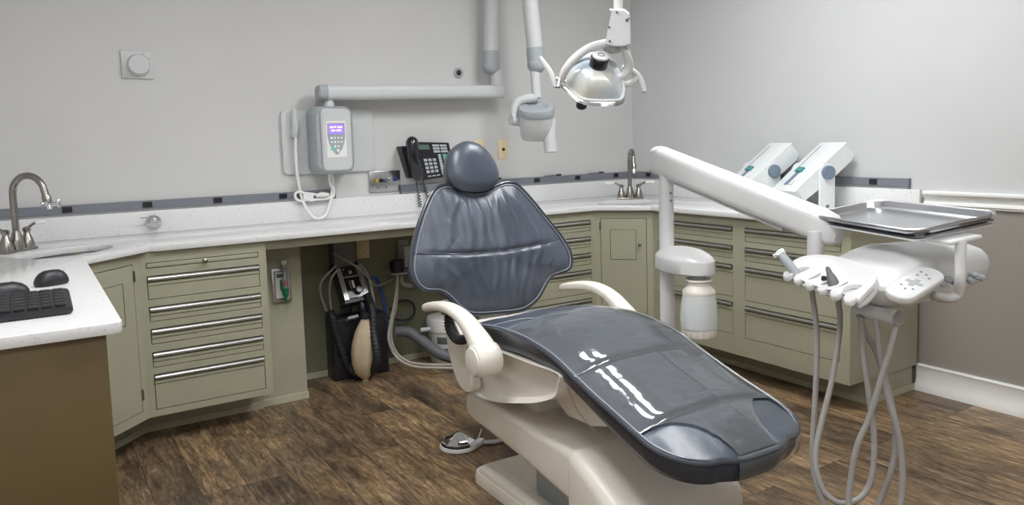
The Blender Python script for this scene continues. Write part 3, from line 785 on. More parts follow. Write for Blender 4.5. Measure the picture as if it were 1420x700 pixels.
# ------------------------------------------------------------------ oxygen outlet on the filler panel
YP = -.312
P2 = lambda u, v, d=0: px(u, v, 'y', YP - d)
t = thing('gas_outlet', 'silver framed gas outlet with green fittings and clear flow tube on the filler panel', 'gas outlet', (-2.54, YP, .58))
a, b, c, d = P2(376, 374), P2(401, 371), P2(403, 415), P2(378.5, 417)
zx = [(-2.592, .502), (-2.500, .502), (-2.500, .668), (-2.592, .668)]
g = G(); g.prism(zx, YP - .014, YP, XZ, holes=[[(-2.575, .522), (-2.517, .522), (-2.517, .65), (-2.575, .65)]], bev=.004); g.build('frame', 'steel', t)
G().b2((-2.576, YP - .006, .521), (-2.516, YP - .001, .651)).build('face_plate', 'white2', t)
G().b2((-2.568, YP - .0066, .622), (-2.530, YP - .0055, .640)).build('face_text', 'label_grey', t)
G().box((-2.541, YP - .014, .585), (.024, .02, .05), None, .004).box((-2.541, YP - .022, .565), (.018, .018, .02), None, .003).build('green_valve', 'green_fit', t)
q = P2(396, 405, .04)
G().rod((q.x, YP - .04, .555), (q.x, YP - .04, .694), .0125, n=16).build('flow_tube', 'cleartube', t)
G().lathe([(.013, 0), (.013, .01), (.015, .012), (.015, .02)], (q.x, YP - .04, .69), n=16).build('tube_cap', 'grey_pl', t)
G().lathe([(.006, -.055), (.007, -.03), (.012, -.025), (.016, -.01), (.015, .012), (.010, .018)], (q.x, YP - .04, .56), n=16).build('green_connector', 'green_fit', t)
G().tube([(q.x + .012, YP - .045, .585), (q.x + .004, YP - .052, .60), (q.x - .012, YP - .045, .60)], .004, 8, 3).build('red_clip', 'red', t)

# ================================================================== UNDER THE COUNTER
U = lambda u, v, y: px(u, v, 'y', y)
# power outlet
p = U(503, 344, -.012)
t = thing('power_outlet', 'almond double power outlet on the wall high in the dark knee space', 'outlet', (p.x, -.012, p.z))
G().b2((p.x - .037, -.018, p.z - .057), (p.x + .037, -.0125, p.z + .057), bev=.002).build('plate', 'almond', t)
for k in (-1, 1):
    G().lathe([(.017, 0), (.017, .003), (.002, .0035)], (p.x, -.018, p.z + .02 * k), (0, -1, 0), n=16).build('receptacle', 'almond', t)
    for s_ in (-1, 1): G().b2((p.x + .006 * s_ - .001, -.0222, p.z + .02 * k - .004), (p.x + .006 * s_ + .001, -.021, p.z + .02 * k + .005)).build('slot', 'dark', t)
# junction box
t = thing('junction_box', 'dark grey box mounted under the counter beside the power outlet', 'box', (-2.08, -.08, .72))
a = U(462, 350, -.09); b = U(491, 361, -.09)
G().b2((a.x, -.10, b.z - .03), (b.x, -.012, .82), bev=.004).build('housing', 'label_grey', t)
G().b2((a.x - .004, -.104, .79), (b.x + .004, -.012, .806), bev=.002).build('cover_lip', 'kb', t)
# nitrous flowmeter head
t = thing('flowmeter', 'black and silver gas flowmeter unit with dial, leaning under the counter', 'flowmeter', (-2.1, -.15, .6))
a, b, c, d = U(464, 371, -.10), U(499, 366, -.10), U(513, 412, -.19), U(478, 420, -.19)
def fq(s_, r_, h=0):
    n_ = (b - a).cross(d - a).normalized()
    if n_.y > 0: n_ = -n_
    return a + (b - a) * s_ + (d - a) * r_ + ((c - d) - (b - a)) * s_ * r_ + n_ * h
def slab(s0, r0, s1, r1, h0, h1):
    cs = ((s0, r0), (s1, r0), (s1, r1), (s0, r1))
    return G().loft([[fq(*q, h1) for q in cs], [fq(*q, h0) for q in cs]])
slab(0, 0, 1, 1, -.07, 0).build('housing', 'black', t, bev=.003)
for s0 in (.02, .80):
    for k in range(3): slab(s0 + k * .06, .03, s0 + k * .06 + .05, .97, 0, .010).build('fin', 'alu', t)
slab(.21, .03, .79, .30, 0, .006).build('upper_face', 'black_gl', t)
slab(.21, .31, .79, .34, 0, .010).build('divider_bar', 'alu', t)
slab(.21, .36, .79, .92, 0, .005).build('lower_face', 'black_gl', t)
slab(.46, .44, .54, .66, .005, .009).build('flow_scale', 'trim', t)
slab(.36, .44, .41, .66, .005, .008).build('flow_scale', 'label_grey', t)
n_ = (fq(.5, .5, 1) - fq(.5, .5, 0)).normalized()
kb_ = G().lathe([(.021, 0), (.021, .02), (.018, .024), (.016, .024)], fq(.62, .74), n_, cap1=False).build('dial', 'black', t)
G().lathe([(.016, .0), (.015, .004), (.002, .005)], fq(.62, .74, .024), n_).build('dial_cap', 'alu', t)
G().lathe([(.010, 0), (.009, .008), (.002, .009)], fq(.58, .95), n_).build('flush_button', 'trim', t)
G().lathe([(.011, 0), (.010, .006), (.002, .007)], fq(.52, .20), n_).build('gauge', 'alu', t)
G().lathe([(.005, 0), (.004, .006), (.001, .007)], fq(.3, .1), n_).build('indicator', 'alu', t)
slab(-.04, .95, 1.04, 1.06, -.07, .016).build('lower_block', 'navy', t, bev=.003)
slab(-.06, -.12, .95, .02, -.09, -.01).build('top_bracket', 'black', t, bev=.003)
e_ = fq(.66, 1.06, -.02); f_ = e_ + V((.015, -.02, -.07))
G().tube([e_, e_ * .6 + f_ * .4, f_], [.018, .024, .02], 14, 3).build('outlet_tee', 'black', t)
slab(.05, 1.35, .45, 1.42, -.10, -.03).build('lower_bracket', 'grey_md', t)
# breathing bag
bt = U(506, 440, -.24); bb = U(507, 531, -.24)
t = thing('breathing_bag', 'beige rubber breathing bag hanging from the flowmeter, its tip just above the floor', 'breathing bag', (bt.x, bt.y, max(bb.z, .01)))
h_ = bt.z - bb.z; wv = (U(525, 490, -.24) - U(487, 490, -.24)).length / 2
ax_ = (bt - bb).normalized()
prof = [(.018, -.0), (.016, .02), (.35 * wv, .06 * h_ + .01), (.72 * wv, .16 * h_), (.94 * wv, .3 * h_), (wv, .46 * h_), (.93 * wv, .62 * h_), (.72 * wv, .79 * h_), (.42 * wv, .92 * h_), (.2 * wv, 1.0 * h_), (.016, 1.04 * h_)]
g = G(); Rm = frame(ax_, (1, 0, 0)); rings = []
for r_, z_ in prof:
    ring = []
    for i in range(36):
        th = 2 * PI * i / 36
        k = 1 - .07 * math.exp(-((math.sin(th - .9)) / .25) ** 2) if r_ > .03 else 1
        ring.append(bb + Rm @ V((r_ * k * math.cos(th), r_ * .72 * k * math.sin(th), z_)))
    rings.append(ring)
g.loft(rings); g.build('bladder', 'bag', t)
q = U(508.5, 538, -.25)
G().tube([bb + ax_ * .006, bb * .5 + V((q.x, q.y, max(q.z, .012))) * .5, V((q.x, q.y, max(q.z, .012)))], [.014, .008, .006], 12, 3).build('tail', 'bag', t)
G().lathe([(.022, 0), (.024, .01), (.02, .03)], bt - V((0, 0, .005)), ax_).build('neck', 'rubber', t)
# black corrugated breathing hose
hp = [U(508, 418, -.20), U(513, 428, -.21), U(517, 445, -.24), U(518, 470, -.27), U(522, 495, -.31), U(522, 514, -.31), U(514, 528, -.25), U(499, 531, -.20), U(485, 520, -.175), U(475, 498, -.17), U(466, 470, -.17), U(461, 452, -.17), U(458, 442, -.15)]
cen = catmull(hp, 14); rr_ = [(.0225 if (i % 3) else .0185) for i in range(len(cen))]
lo = min(p.z for p in cen)
if lo < .024: cen = [p + V((0, 0, (.024 - lo))) for p in cen]
t = tag(G().tube(cen, rr_, 14, 1).build('corrugated_hose', 'rubber', angle=80), 'black corrugated hose looping to the floor around the beige breathing bag', 'hose')
# grey tubes on the left of the black box
for k, (P_, lab) in enumerate((([(458, 443), (450, 425), (444, 405), (446, 390), (456, 378), (466, 368)], 'thin grey tube rising at the far left of the flowmeter in a wide arc'), ([(462, 441), (458, 420), (457, 400), (460, 385), (468, 374)], 'thin grey tube rising straighter beside the left edge of the flowmeter'))):
    tag(G().tube([U(u, v, -.13 + .002 * i) for i, (u, v) in enumerate(P_)], .0062, 10, 6).build('grey_tube', 'grey_hose'), lab, 'tube')
tag(G().tube([U(498, 366, -.1), U(508, 378, -.13), U(514, 395, -.16), U(518, 420, -.2), U(519, 450, -.2), U(520, 480, -.2), U(521, 505, -.2)], .0085, 10, 6).build('grey_tube', 'grey_hose'), 'grey tube running down the right side of the flowmeter and breathing bag', 'tube')
tag(G().tube([U(462, 351, -.12), U(470, 356, -.14), U(485, 364, -.16), U(500, 374, -.17), U(513, 388, -.15), U(522, 396, -.12), U(534, 392, -.08), U(546, 386, -.06)], .0055, 8, 6).build('thin_cable', 'grey_hose'), 'thin grey cable draped over the top of the flowmeter towards the bracket', 'cable')
tag(G().tube([U(508, 388, -.06), U(520, 384, -.06), U(527, 398, -.06), U(532, 416, -.08), U(535, 436, -.10), U(537, 452, -.12), U(538, 462, -.13)], .008, 10, 6).build('blue_hose', 'blue_hose'), 'thin blue hose curving down behind the flowmeter, the right one of two', 'hose')
tag(G().tube([U(508, 422, -.06), U(518, 428, -.08), U(526, 438, -.10), U(532, 450, -.12), U(535, 462, -.13)], .011, 10, 6).build('blue_hose', 'blue_hose'), 'short thicker blue hose running into the top of the black box', 'hose')
tag(G().tube([U(486, 424, -.05), U(488, 436, -.05), U(500, 442, -.05), U(530, 440, -.05), U(560, 444, -.05), U(573, 437, -.05), U(574, 424, -.05), U(566, 417, -.05), U(552, 419, -.05), U(541, 430, -.05)], .007, 10, 6).build('black_cable', 'rubber'), 'black cable looping behind the hoses against the green knee wall', 'cable')
# black box on the floor
t = thing('floor_box', 'black box standing on the floor behind the breathing bag', 'box', (-2.1, -.1, 0))
G().b2((-2.245, -.155, .004), (-1.935, -.03, .335), bev=.008).build('case', 'kb', t)
G().b2((-2.205, -.158, .02), (-1.95, -.154, .32), bev=.003).build('front_panel', 'black', t)
for xx in (-2.215, -1.965):
    G().b2((xx, -.15, 0), (xx + .03, -.04, .006)).build('foot', 'rubber', t)
# white bracket with a cup
t = thing('cup_bracket', 'small wall bracket with a black cup and white box, just left of the chair backrest', 'bracket', U(560, 375, -.1))
a = U(541, 380, -.12); b = U(580, 380, -.12)
G().b2((a.x, -.16, a.z - .004), (b.x, -.03, a.z + .004), bev=.002).build('shelf', 'grey_md', t)
c_ = U(552, 378, -.11); G().lathe([(.038, 0), (.040, .06), (.042, .065), (.036, .065), (.034, .02)], (c_.x, -.10, a.z + .004)).build('cup', 'black', t)
c_ = U(563, 355, -.06); G().b2((c_.x - .022, -.09, c_.z - .06), (c_.x + .022, -.012, c_.z + .06), bev=.006).build('white_box', 'grey_pl', t)
G().b2((c_.x - .03, -.03, c_.z - .08), (c_.x + .03, -.012, c_.z + .09), bev=.002).build('back_plate', 'grey_md', t)
# cream hoses from the bracket
for k, (P_, lab) in enumerate((([(551, 381, -.12), (550, 400, -.13), (546, 425, -.15), (541, 450, -.17), (539, 470, -.19), (546, 490, -.21), (560, 503, -.26), (580, 509, -.32), (605, 510, -.37), (640, 511, -.41)], 'pale hose hanging from the cup bracket and running along the floor, nearer of two'), ([(551, 381, -.11), (551, 400, -.11), (549, 425, -.12), (543, 450, -.14), (543, 474, -.16), (552, 492, -.18), (568, 502, -.22), (590, 505.5, -.29), (615, 506, -.34), (640, 506, -.38)], 'pale hose from the cup bracket lying on the floor, nearer the wall of two'))):
    pts = [U(*q) for q in P_]
    pts = [V((p.x, p.y, max(p.z, .013))) for p in pts]
    tag(G().tube(pts, .0085, 12, 6).build('cream_hose', 'pale_hose'), lab, 'hose')
tag(G().tube([U(556, 381, -.09), U(557, 391, -.09), U(566, 396, -.09), U(576, 393, -.09), U(590, 392, -.09)], .014, 12, 6).build('suction_hose', 'grey_hose'), 'short fat grey hose bending under the cup bracket towards the chair', 'hose')
pts = [U(549, 460, -.10), U(560, 459, -.12), U(572, 463, -.14), U(590, 476, -.20), U(604, 487, -.26), U(623, 495, -.305), U(650, 500, -.33)]
tag(G().tube([V((p.x, p.y, max(p.z, .034))) for p in pts], .031, 16, 6).build('drain_pipe', 'label_grey'), 'thick grey drain pipe sloping from behind the black box to the white bucket', 'pipe')
# white bucket with lid
bc = V((-1.560, -.140, 0))
t = thing('bucket', 'white plastic bucket with lid and grey label on the floor behind the armrest', 'bucket', bc)
G().lathe([(.098, .003), (.102, .0), (.112, .17), (.114, .19), (.108, .19)], bc, n=40).build('pail', 'trim', t)
G().lathe([(.116, .178), (.12, .182), (.12, .245), (.114, .255), (.05, .262), (.001, .262)], bc, n=40).build('lid', 'trim', t)
def onpail(a0, a1, z0, z1, r0, r1, nm, m):
    g = G(); rings = []
    for k in range(9):
        a_ = math.radians(a0 + (a1 - a0) * k / 8)
        rings.append([bc + V((r * math.cos(a_), r * math.sin(a_), z)) for r, z in ((r0 + .001, z0), (r1 + .001, z1), (r1 - .002, z1), (r0 - .002, z0))])
    g.loft(rings); g.build(nm, m, t)
onpail(-150, -85, .115, .155, .1095, .1115, 'grey_label', 'label_grey')
onpail(-128, -118, .075, .09, .107, .108, 'printed_mark', 'label_grey')
onpail(-134, -112, .05, .06, .105, .106, 'printed_mark', 'label_grey')
tag(G().tube([U(583, 457.5, -.2), U(596, 456, -.2)], .012, 10, 1).build('pipe_stub', 'grey_pl'), 'short pale pipe stub sticking out left of the bucket lid', 'pipe')

# ================================================================== DENTAL CHAIR
th_ = math.radians(-92)
CE = V((math.cos(th_), math.sin(th_), 0)); CN = V((-CE.y * 1.0, CE.x, 0)); CN = V((-CE.y, CE.x, 0))
CO = V((-2.05, -1.40, 0))
def ch(s, w, z): return CO + CE * s + CN * w + V((0, 0, z))
chair = thing('dental_chair', 'reclining dental chair with blue-grey vinyl upholstery and cream base, in the middle of the floor', 'dental chair', ch(.6, 0, 0))
def interp(tab, s):
    if s <= tab[0][0]: return tab[0][1]
    for (a, x), (b, y) in zip(tab, tab[1:]):
        if s <= b: return x + (y - x) * (s - a) / (b - a)
    return tab[-1][1]
def smooth(tab, n=8):
    c = catmull([(a, b, 0) for a, b in tab], n); return [(p.x, p.y) for p in c]
ZP = smooth([(.36, .622), (.45, .632), (.56, .645), (.68, .648), (.78, .640), (.88, .622), (.97, .592), (1.07, .560), (1.2, .524), (1.32, .492), (1.45, .462)])
def zpip(s): return interp(ZP, s)
HWT = smooth([(.36, .205), (.42, .232), (.55, .240), (.8, .238), (1.1, .236), (1.3, .236), (1.45, .234)])
S0, S1 = .375, 1.425
def plan(f):
    """closed plan outline of the pad: rear edge, right side, rounded toe, left side; f scales it"""
    return f
def pad_outline():
    P = []
    hw = .238
    def se(w): return S1 - .045 * (abs(w) / hw) ** 2.2
    # right side, from rear to toe
    for s in [S0 + .03, S0 + .10, .55, .65, .75, .85, .92, 1.0, 1.08, 1.16]: P.append((s, interp(HWT, s)))
    # toe right corner, radius about .14
    r = .125; sc = se(hw) - r + .01; wc = hw - r
    for k in range(0, 9):
        a = math.radians(90 * k / 8); P.append((sc + r * math.sin(a) + .012 * math.sin(a), wc + r * math.cos(a)))
    for w in (.06, 0, -.06): P.append((se(w) - .004, w))
    for k in range(8, -1, -1):
        a = math.radians(90 * k / 8); P.append((sc + r * math.sin(a) + .012 * math.sin(a), -(wc + r * math.cos(a))))
    for s in [1.16, 1.08, 1.0, .92, .85, .75, .65, .55, S0 + .10, S0 + .03]: P.append((s, -interp(HWT, s)))
    for w in (-.165, -.09, 0, .09, .165): P.append((S0 - .010 + .010 * (abs(w) / .2) ** 3, w))
    return P
PO = pad_outline()
def pad_surface(lift=0.0):
    """top surface height at (s, w) above the piping line"""
    def h(s, w):
        hw = interp(HWT, s); q = min(1, abs(w) / hw)
        e = min(1, max(0, (S1 - s) / .12)); r_ = min(1, max(0, (s - S0) / .10))
        b = .030 * (1 - q ** 3) * (e ** .5) * (r_ ** .6)
        # gentle dish along the leg section and the quilted seams
        for sm in (.97, 1.24): b -= .008 * math.exp(-((s - sm - .12 * (w * w)) / .012) ** 2) * (1 - q ** 6)
        b -= .006 * math.exp(-((s - .56 + .25 * w) / .014) ** 2) * (1 - q ** 6)
        return zpip(s) + b + lift
    return h
H = pad_surface()
NR = 16
cs_, cw_ = .9, 0
def ring_at(f):
    out = []
    for s, w in PO:
        ss = .9 + (s - .9) * f; ww = w * f
        out.append((ss, ww))
    return out
g = G(); rings = []
PO = [(p.x, p.y) for p in catmull([(a, b, 0) for a, b in PO], 4, True)]
# top: grid of spans (left to right) so that the bend stays clean
def halfw(s):
    """half width of the outline at s"""
    best = 0
    for (a, x), (b, y) in zip(PO, PO[1:] + PO[:1]):
        if (a - s) * (b - s) <= 0 and a != b:
            best = max(best, abs(x + (y - x) * (s - a) / (b - a)))
    return best
smin, smax = min(p[0] for p in PO), max(p[0] for p in PO)
NS, NW = 150, 40
rows_ = []
for i in range(NS + 1):
    t_ = i / NS; s = smin + (smax - smin) * (.5 - .5 * math.cos(PI * t_)) * .25 + (smax - smin) * t_ * .75
    s = min(max(s, smin + .0004), smax - .0004)
    hw = halfw(s); row = []
    for j in range(NW + 1):
        w = hw * (-1 + 2 * j / NW); row.append(ch(s, w, H(s, w)))
    rows_.append((s, hw, row))
g.loft([r[2] for r in rows_], False, False, closed=False)
g.build('seat_upholstery', 'leather_s', chair, angle=80)
# side wall below the piping
TH = smooth([(.36, .06), (.5, .066), (.8, .056), (1.0, .052), (1.2, .062), (1.45, .055)])
g = G()
zs = [(1.0, .004), (1.012, -.008), (1.006, -.30), (.985, -.72), (.95, -1.0)]
def outl(f, dz):
    out = []
    for s, w in PO:
        d = interp(TH, s)
        out.append(ch(.9 + (s - .9) * (1 - (1 - f) * .45), w * f, zpip(s) + (dz if dz > -.05 else dz * d)))
    return out
g.loft([outl(f, dz) for f, dz in zs] + [outl(.80, -.98)], False, True)
g.build('seat_side_band', 'navy', chair, angle=60)
g = G(); g.tube([ch(.9 + (s - .9) * 1.006, w * 1.014, zpip(s) + .001) for s, w in PO], .0065, 8, 1, closed=True); g.build('piping', 'piping', chair)
g = G(); g.tube([ch(.9 + (s - .9) * .995, w * .985, zpip(s) + .0075) for s, w in PO], .0022, 6, 1, closed=True); g.build('edge_stitching', 'stitch', chair)
for nm, fn in (('seam', lambda w: .56 - .25 * w * 0 + .03 - .5 * w * w), ):
    pass
g = G(); g.tube([ch(.60 - 2.4 * w * w + .02, w, H(.60 - 2.4 * w * w + .02, w) + .001) for w in [(-.23 + .46 * k / 24) * .98 for k in range(25)]], .0022, 6, 1); g.build('seat_seam', 'stitch', chair)
for s0 in (.97, 1.24):
    g = G(); g.tube([ch(s0 + .12 * w * w, w, H(s0 + .12 * w * w, w) + .003) for w in [-.225 + .45 * k / 24 for k in range(25)]], .0018, 6, 1); g.build('leg_seam', 'piping', chair)
g = G(); g.tube([ch(s, .06 - .02 * (s - .97), H(s, .06) + .002) for s in [.98 + .25 * k / 10 for k in range(11)]], .0018, 6, 1); g.build('leg_seam', 'piping', chair)
# ---- backrest
def bplane(z):   # s of the backrest face at height z
    return .15 + (.02 - .15) * (z - .60) / .48
pb = ch(.15, 0, .60); bt_ = (ch(.02, 0, 1.08) - pb).normalized(); bn = CN.cross(bt_).normalized()
if bn.dot(CE) < 0: bn = -bn
def onback(u, v, off=0):
    k = ray(u, v); o = pb + bn * off
    return CAM + k * ((o - CAM).dot(bn) / k.dot(bn))
BOUT = [(692, 434), (665, 436), (648, 434), (634, 424), (620, 410), (606, 403), (588, 402), (577, 394), (571, 380), (570, 366), (573, 345), (580, 315), (592, 282), (602, 264), (612, 257), (624, 257), (636, 263), (656, 267), (676, 264), (692, 256), (705, 253), (717, 256), (735, 274), (758, 302), (778, 327), (790, 347), (793, 362), (790, 372), (780, 377), (768, 381), (760, 389), (753, 402), (744, 416), (728, 428), (712, 432)]
BO = catmull([onback(*q) for q in BOUT], 7, True)
bc_ = pb + bt_ * .20
NRB = 44; N_ = len(BO)
# pillow: rings from the piping to the centre (front) and behind
def pillow(out, c, nrm, front, backd, flatp=3.5, n=NRB, edge=.0):
    rings = []
    for k in range(n + 1):
        f = 1 - (k / n) ** 1.0
        f = max(f, .012)
        rings.append([c + (p - c) * f + nrm * (edge + front * (1 - f ** flatp)) for p in out])
    g = G(); g.loft(rings, False, True)
    bk = G()
    prof = [(1, edge), (1.004, edge - backd * .3), (.97, edge - backd * .75), (.90, edge - backd), (.4, edge - backd * 1.15)]
    bk.loft([[c + (p - c) * f + nrm * d for p in out] for f, d in prof], False, True)
    return g, bk
gf, gb = pillow(BO, bc_, bn, .040, .085)
# seam groove and creases on the front face
tL_, tR_ = (onback(575, 349.7) - pb).dot(bt_), (onback(786, 328.5) - pb).dot(bt_)
def seamt(w):
    f = (w + .335) / .67
    return tL_ + (tR_ - tL_) * f - .034 * max(0, math.cos(w / .335 * PI / 2)) ** .8
FOLDS = [(-.21, .215, -.14, .05, .006, .014), (-.135, .20, -.085, .02, .007, .012), (-.075, .195, -.055, .015, .006, .010), (-.015, .195, -.02, .03, .008, .013), (.035, .195, .02, .02, .006, .010), (.085, .20, .05, .01, .007, .012), (.14, .21, .085, .02, .006, .012), (.20, .22, .13, .06, .005, .014), (-.27, .21, -.23, .12, .005, .016), (.26, .22, .22, .13, .004, .016),
         (-.125, .455, -.20, .27, .006, .014), (-.085, .46, -.10, .25, .006, .012), (-.045, .455, -.035, .28, .007, .011), (-.005, .455, .0, .24, .005, .010), (.04, .455, .045, .25, .007, .012), (.085, .46, .11, .27, .006, .013), (.12, .46, .19, .30, .006, .014), (-.20, .40, -.15, .27, .005, .012), (-.25, .33, -.27, .25, .005, .014), (.22, .36, .17, .25, .004, .014)]
for v in gf.bm.verts:
    q = v.co - pb; w = q.dot(CN); tt = q.dot(bt_)
    depth = max(0, q.dot(bn)) / .040
    seam = seamt(w)
    d = -.010 * math.exp(-((tt - seam) / .009) ** 2)
    d += .006 * math.exp(-((tt - seam) / .05) ** 2)
    # pulled folds in the vinyl, above and below the seam
    for (w0, t0, w1, t1, am, sg) in FOLDS:
        lo, hi = min(t0, t1), max(t0, t1)
        if lo - .03 < tt < hi + .03:
            f = (tt - t0) / (t1 - t0); wc = w0 + (w1 - w0) * f + .006 * math.sin(f * 7 + w0 * 40)
            env = min(1, max(0, (tt - lo + .03) / .06)) * min(1, max(0, (hi + .03 - tt) / .06))
            e_ = (w - wc) / sg
            d += am * env * (math.exp(-e_ * e_) - .55 * math.exp(-((e_ - 1.7) / 1.1) ** 2))
    v.co += bn * d * min(1, depth)
gf.build('backrest_upholstery', 'leather', chair, angle=80)
gb.build('backrest_shell', 'navy', chair, angle=60)
G().tube(BO, .0065, 8, 1, closed=True).build('piping', 'piping', chair)
IN = [bc_ + (p - bc_) * .966 + bn * .008 for p in BO]
G().tube(IN, .0018, 6, 1, closed=True).build('edge_stitching', 'stitch', chair)
g = G(); pts = []
for k in range(41):
    w = -.330 + .66 * k / 40
    seam = seamt(w)
    f = abs(w) / .345
    pts.append(pb + CN * w + bt_ * seam + bn * (.040 * (1 - f ** 3.5) - .003))
g.tube(pts, .002, 6, 1); g.build('back_seam', 'piping', chair)
# ---- headrest
hcn = onback(656, 233, .03)
HO = catmull([onback(u, v, .03) for u, v in [(648, 195.5), (637, 198.5), (628, 206), (623, 218), (621, 232), (622.5, 246), (629, 256.5), (640, 263.5), (655, 266), (671, 265.5), (683, 260.5), (690, 252), (692, 242), (689, 230), (682, 217), (673, 206), (662, 198.5)]], 4, True)
gf, gb = pillow(HO, hcn, bn, .032, .07, 5.0, 26)
gf.build('headrest_cushion', 'leather_h', chair, angle=80); gb.build('headrest_back', 'navy', chair, angle=60)
G().tube([hcn - bn * .05, hcn - bn * .06 - bt_ * .12, bc_ + bt_ * .12 - bn * .08], [.03, .025, .03], 14, 4).build('headrest_bar', 'alu', chair)
# backrest support below the pad
G().box(pb - bn * .075 + bt_ * -.02, (.11, .035, .30), frame(bt_, CN), .012).build('backrest_support', 'cream', chair)
G().b2((-.01, -.01, -.01), (.01, .01, .01)).bm.free()
g = G(); g.box(ch(.24, 0, .50), (.24, .36, .10), frame((0, 0, 1), CN) if False else Matrix((CN, CE, V((0, 0, 1)))).transposed(), .02); g.build('rear_frame', 'cream', chair)
# ---- armrests
def arm(sg):
    pts = [(.125, .30, .640), (.150, .302, .655), (.20, .304, .668), (.28, .306, .682), (.36, .306, .684), (.44, .304, .668), (.505, .302, .635), (.555, .30, .595), (.575, .298, .555)]
    P = [ch(s, sg * w, z) for s, w, z in pts]
    wid = [.012, .026, .028, .028, .028, .030, .034, .042, .048]; thk = [.5, .62, .6, .6, .62, .66, .72, .8, .9]
    Q = catmull(P, 5); g = G(); rings = []
    for k, q in enumerate(Q):
        i = min(k // 5, len(P) - 1); f = k / 5 - i; j = min(i + 1, len(P) - 1)
        r = wid[i] + (wid[j] - wid[i]) * f; tk = thk[i] + (thk[j] - thk[i]) * f
        T = (Q[min(k + 1, len(Q) - 1)] - Q[max(k - 1, 0)]).normalized(); Y = CN.cross(T).normalized()
        ring = []
        for a in range(20):
            t_ = 2 * PI * a / 20; c_, s_ = math.cos(t_), math.sin(t_)
            ring.append(q + CN * (r * math.copysign(abs(c_) ** .75, c_)) + Y * (r * tk * math.copysign(abs(s_) ** .75, s_)))
        rings.append(ring)
    g.loft(rings)
    a_ = g.build('armrest', 'cream', chair, angle=60)
    pv = ch(.572, sg * .262, .560)
    subw(a_, chair, G().lathe([(.050, 0), (.053, .012), (.053, .070), (.050, .080), (.046, .083)], pv, CN * sg, n=36), 'pivot_barrel', 'cream')
    subw(a_, chair, G().lathe([(.046, 0), (.043, .006), (.03, .009), (.002, .010)], pv + CN * sg * .082, CN * sg, n=36), 'pivot_cap', 'cream')
arm(-1); arm(1)
# ---- shell under the seat
sh = [(.235, .600), (.218, .545), (.235, .480), (.285, .415), (.35, .388), (.43, .384), (.55, .402), (.68, .436), (.80, .474), (.885, .515), (.905, .555), (.90, .585), (.75, .580), (.55, .575), (.38, .58)]
shc = [(p.x, p.y) for p in catmull([(a, b, 0) for a, b in sh], 4, True)]
cx_, cz_ = .56, .52
rings = []
for w, f in ((-.215, .88), (-.238, .955), (-.245, 1.0), (-.20, 1.02), (.20, 1.02), (.245, 1.0), (.238, .955), (.215, .88)):
    rings.append([ch(cx_ + (s - cx_) * f, w, cz_ + (z - cz_) * (f if z < cz_ else 1)) for s, z in shc])
G().loft(rings).build('seat_shell', 'cream', chair, angle=50)
# upright cream housing behind the left arm
g = G(); pr = [(.215, .655), (.24, .665), (.30, .60), (.36, .52), (.40, .42), (.36, .385), (.29, .40), (.235, .47), (.205, .56)]
prc = [(p.x, p.y) for p in catmull([(a, b, 0) for a, b in pr], 4, True)]
g.loft([[ch(s, w, z) for s, z in prc] for w in (-.262, -.225)]); g.build('rear_side_cover', 'cream', chair, bev=.004)
# inner bracket carrying the leg section
g = G(); br = [(.66, .56), (.70, .44), (.78, .40), (.90, .405), (.985, .43), (1.01, .47), (1.03, .52), (.95, .57)]
g.loft([[ch(s, w, z) for s, z in br] for w in (-.13, .13)]); g.build('leg_bracket', 'cream', chair, bev=.006)
for s_, z_, w_ in ((.885, .523, -.135), (.985, .468, -.132)):
    G().lathe([(.011, 0), (.010, .012), (.003, .014)], ch(s_, w_, z_), -CN, n=14).build('bolt', 'rubber', chair)
g = G(); g.box(ch(1.06, -.12, .455), (.02, .035, .05), Matrix((CN, CE, V((0, 0, 1)))).transposed(), .003); g.build('leg_tab', 'cream', chair)
# ---- lift arm cover, pump cover, base plate
def lift(s, w0, w1, z0, z1, r=.03):
    return [ch(s, a, b) for a, b in rrect(w0, z0, w1, z1, r, 5)]
G().loft([lift(.232, -.185, .185, .270, .322, .02), lift(.240, -.205, .205, .254, .338, .022), lift(.30, -.208, .208, .248, .350, .024), lift(.60, -.208, .208, .225, .352, .024), lift(.885, -.208, .208, .190, .345, .024), lift(.95, -.205, .205, .185, .335, .024)]).build('lift_arm_cover', 'cream', chair, angle=50)
G().loft([lift(.905, -.218, .218, .03, .352, .03), lift(.93, -.228, .228, .02, .358, .035), lift(1.0, -.23, .23, .015, .334, .04), lift(1.10, -.23, .23, .012, .285, .045), lift(1.145, -.228, .228, .012, .262, .05), lift(1.165, -.215, .215, .02, .240, .05)]).build('pump_cover', 'cream', chair, angle=50)
g = G(); g.loft([[ch(s, w, z) for s, w in rrect(.215, -.185 * f, 1.12, .185 * f, .045, 6)] for f, z in ((1.0, .0), (1.0, .022), (.97, .040), (.80, .044))])
g.build('base_plate', 'cream', chair, angle=50)
g = G(); g.box(ch(.62, -.150, .045), (.05, .74, .03), Matrix((CN, CE, V((0, 0, 1)))).transposed(), .012); g.build('base_rail', 'cream', chair)
g = G(); g.box(ch(.70, 0, .13), (.20, .35, .18), Matrix((CN, CE, V((0, 0, 1)))).transposed(), .02); g.build('inner_mechanism', 'grey_md', chair)
g = G(); g.box(ch(.42, 0, .36), (.24, .34, .09), Matrix((CN, CE, V((0, 0, 1)))).transposed(), .015); g.build('upper_pivot', 'cream', chair)
for w_ in (-.19, -.15):
    G().lathe([(.010, 0), (.009, .008), (.002, .009)], ch(.27 if w_ < -.16 else .33, w_, .356), (0, 0, 1), n=12).build('bolt', 'rubber', chair)
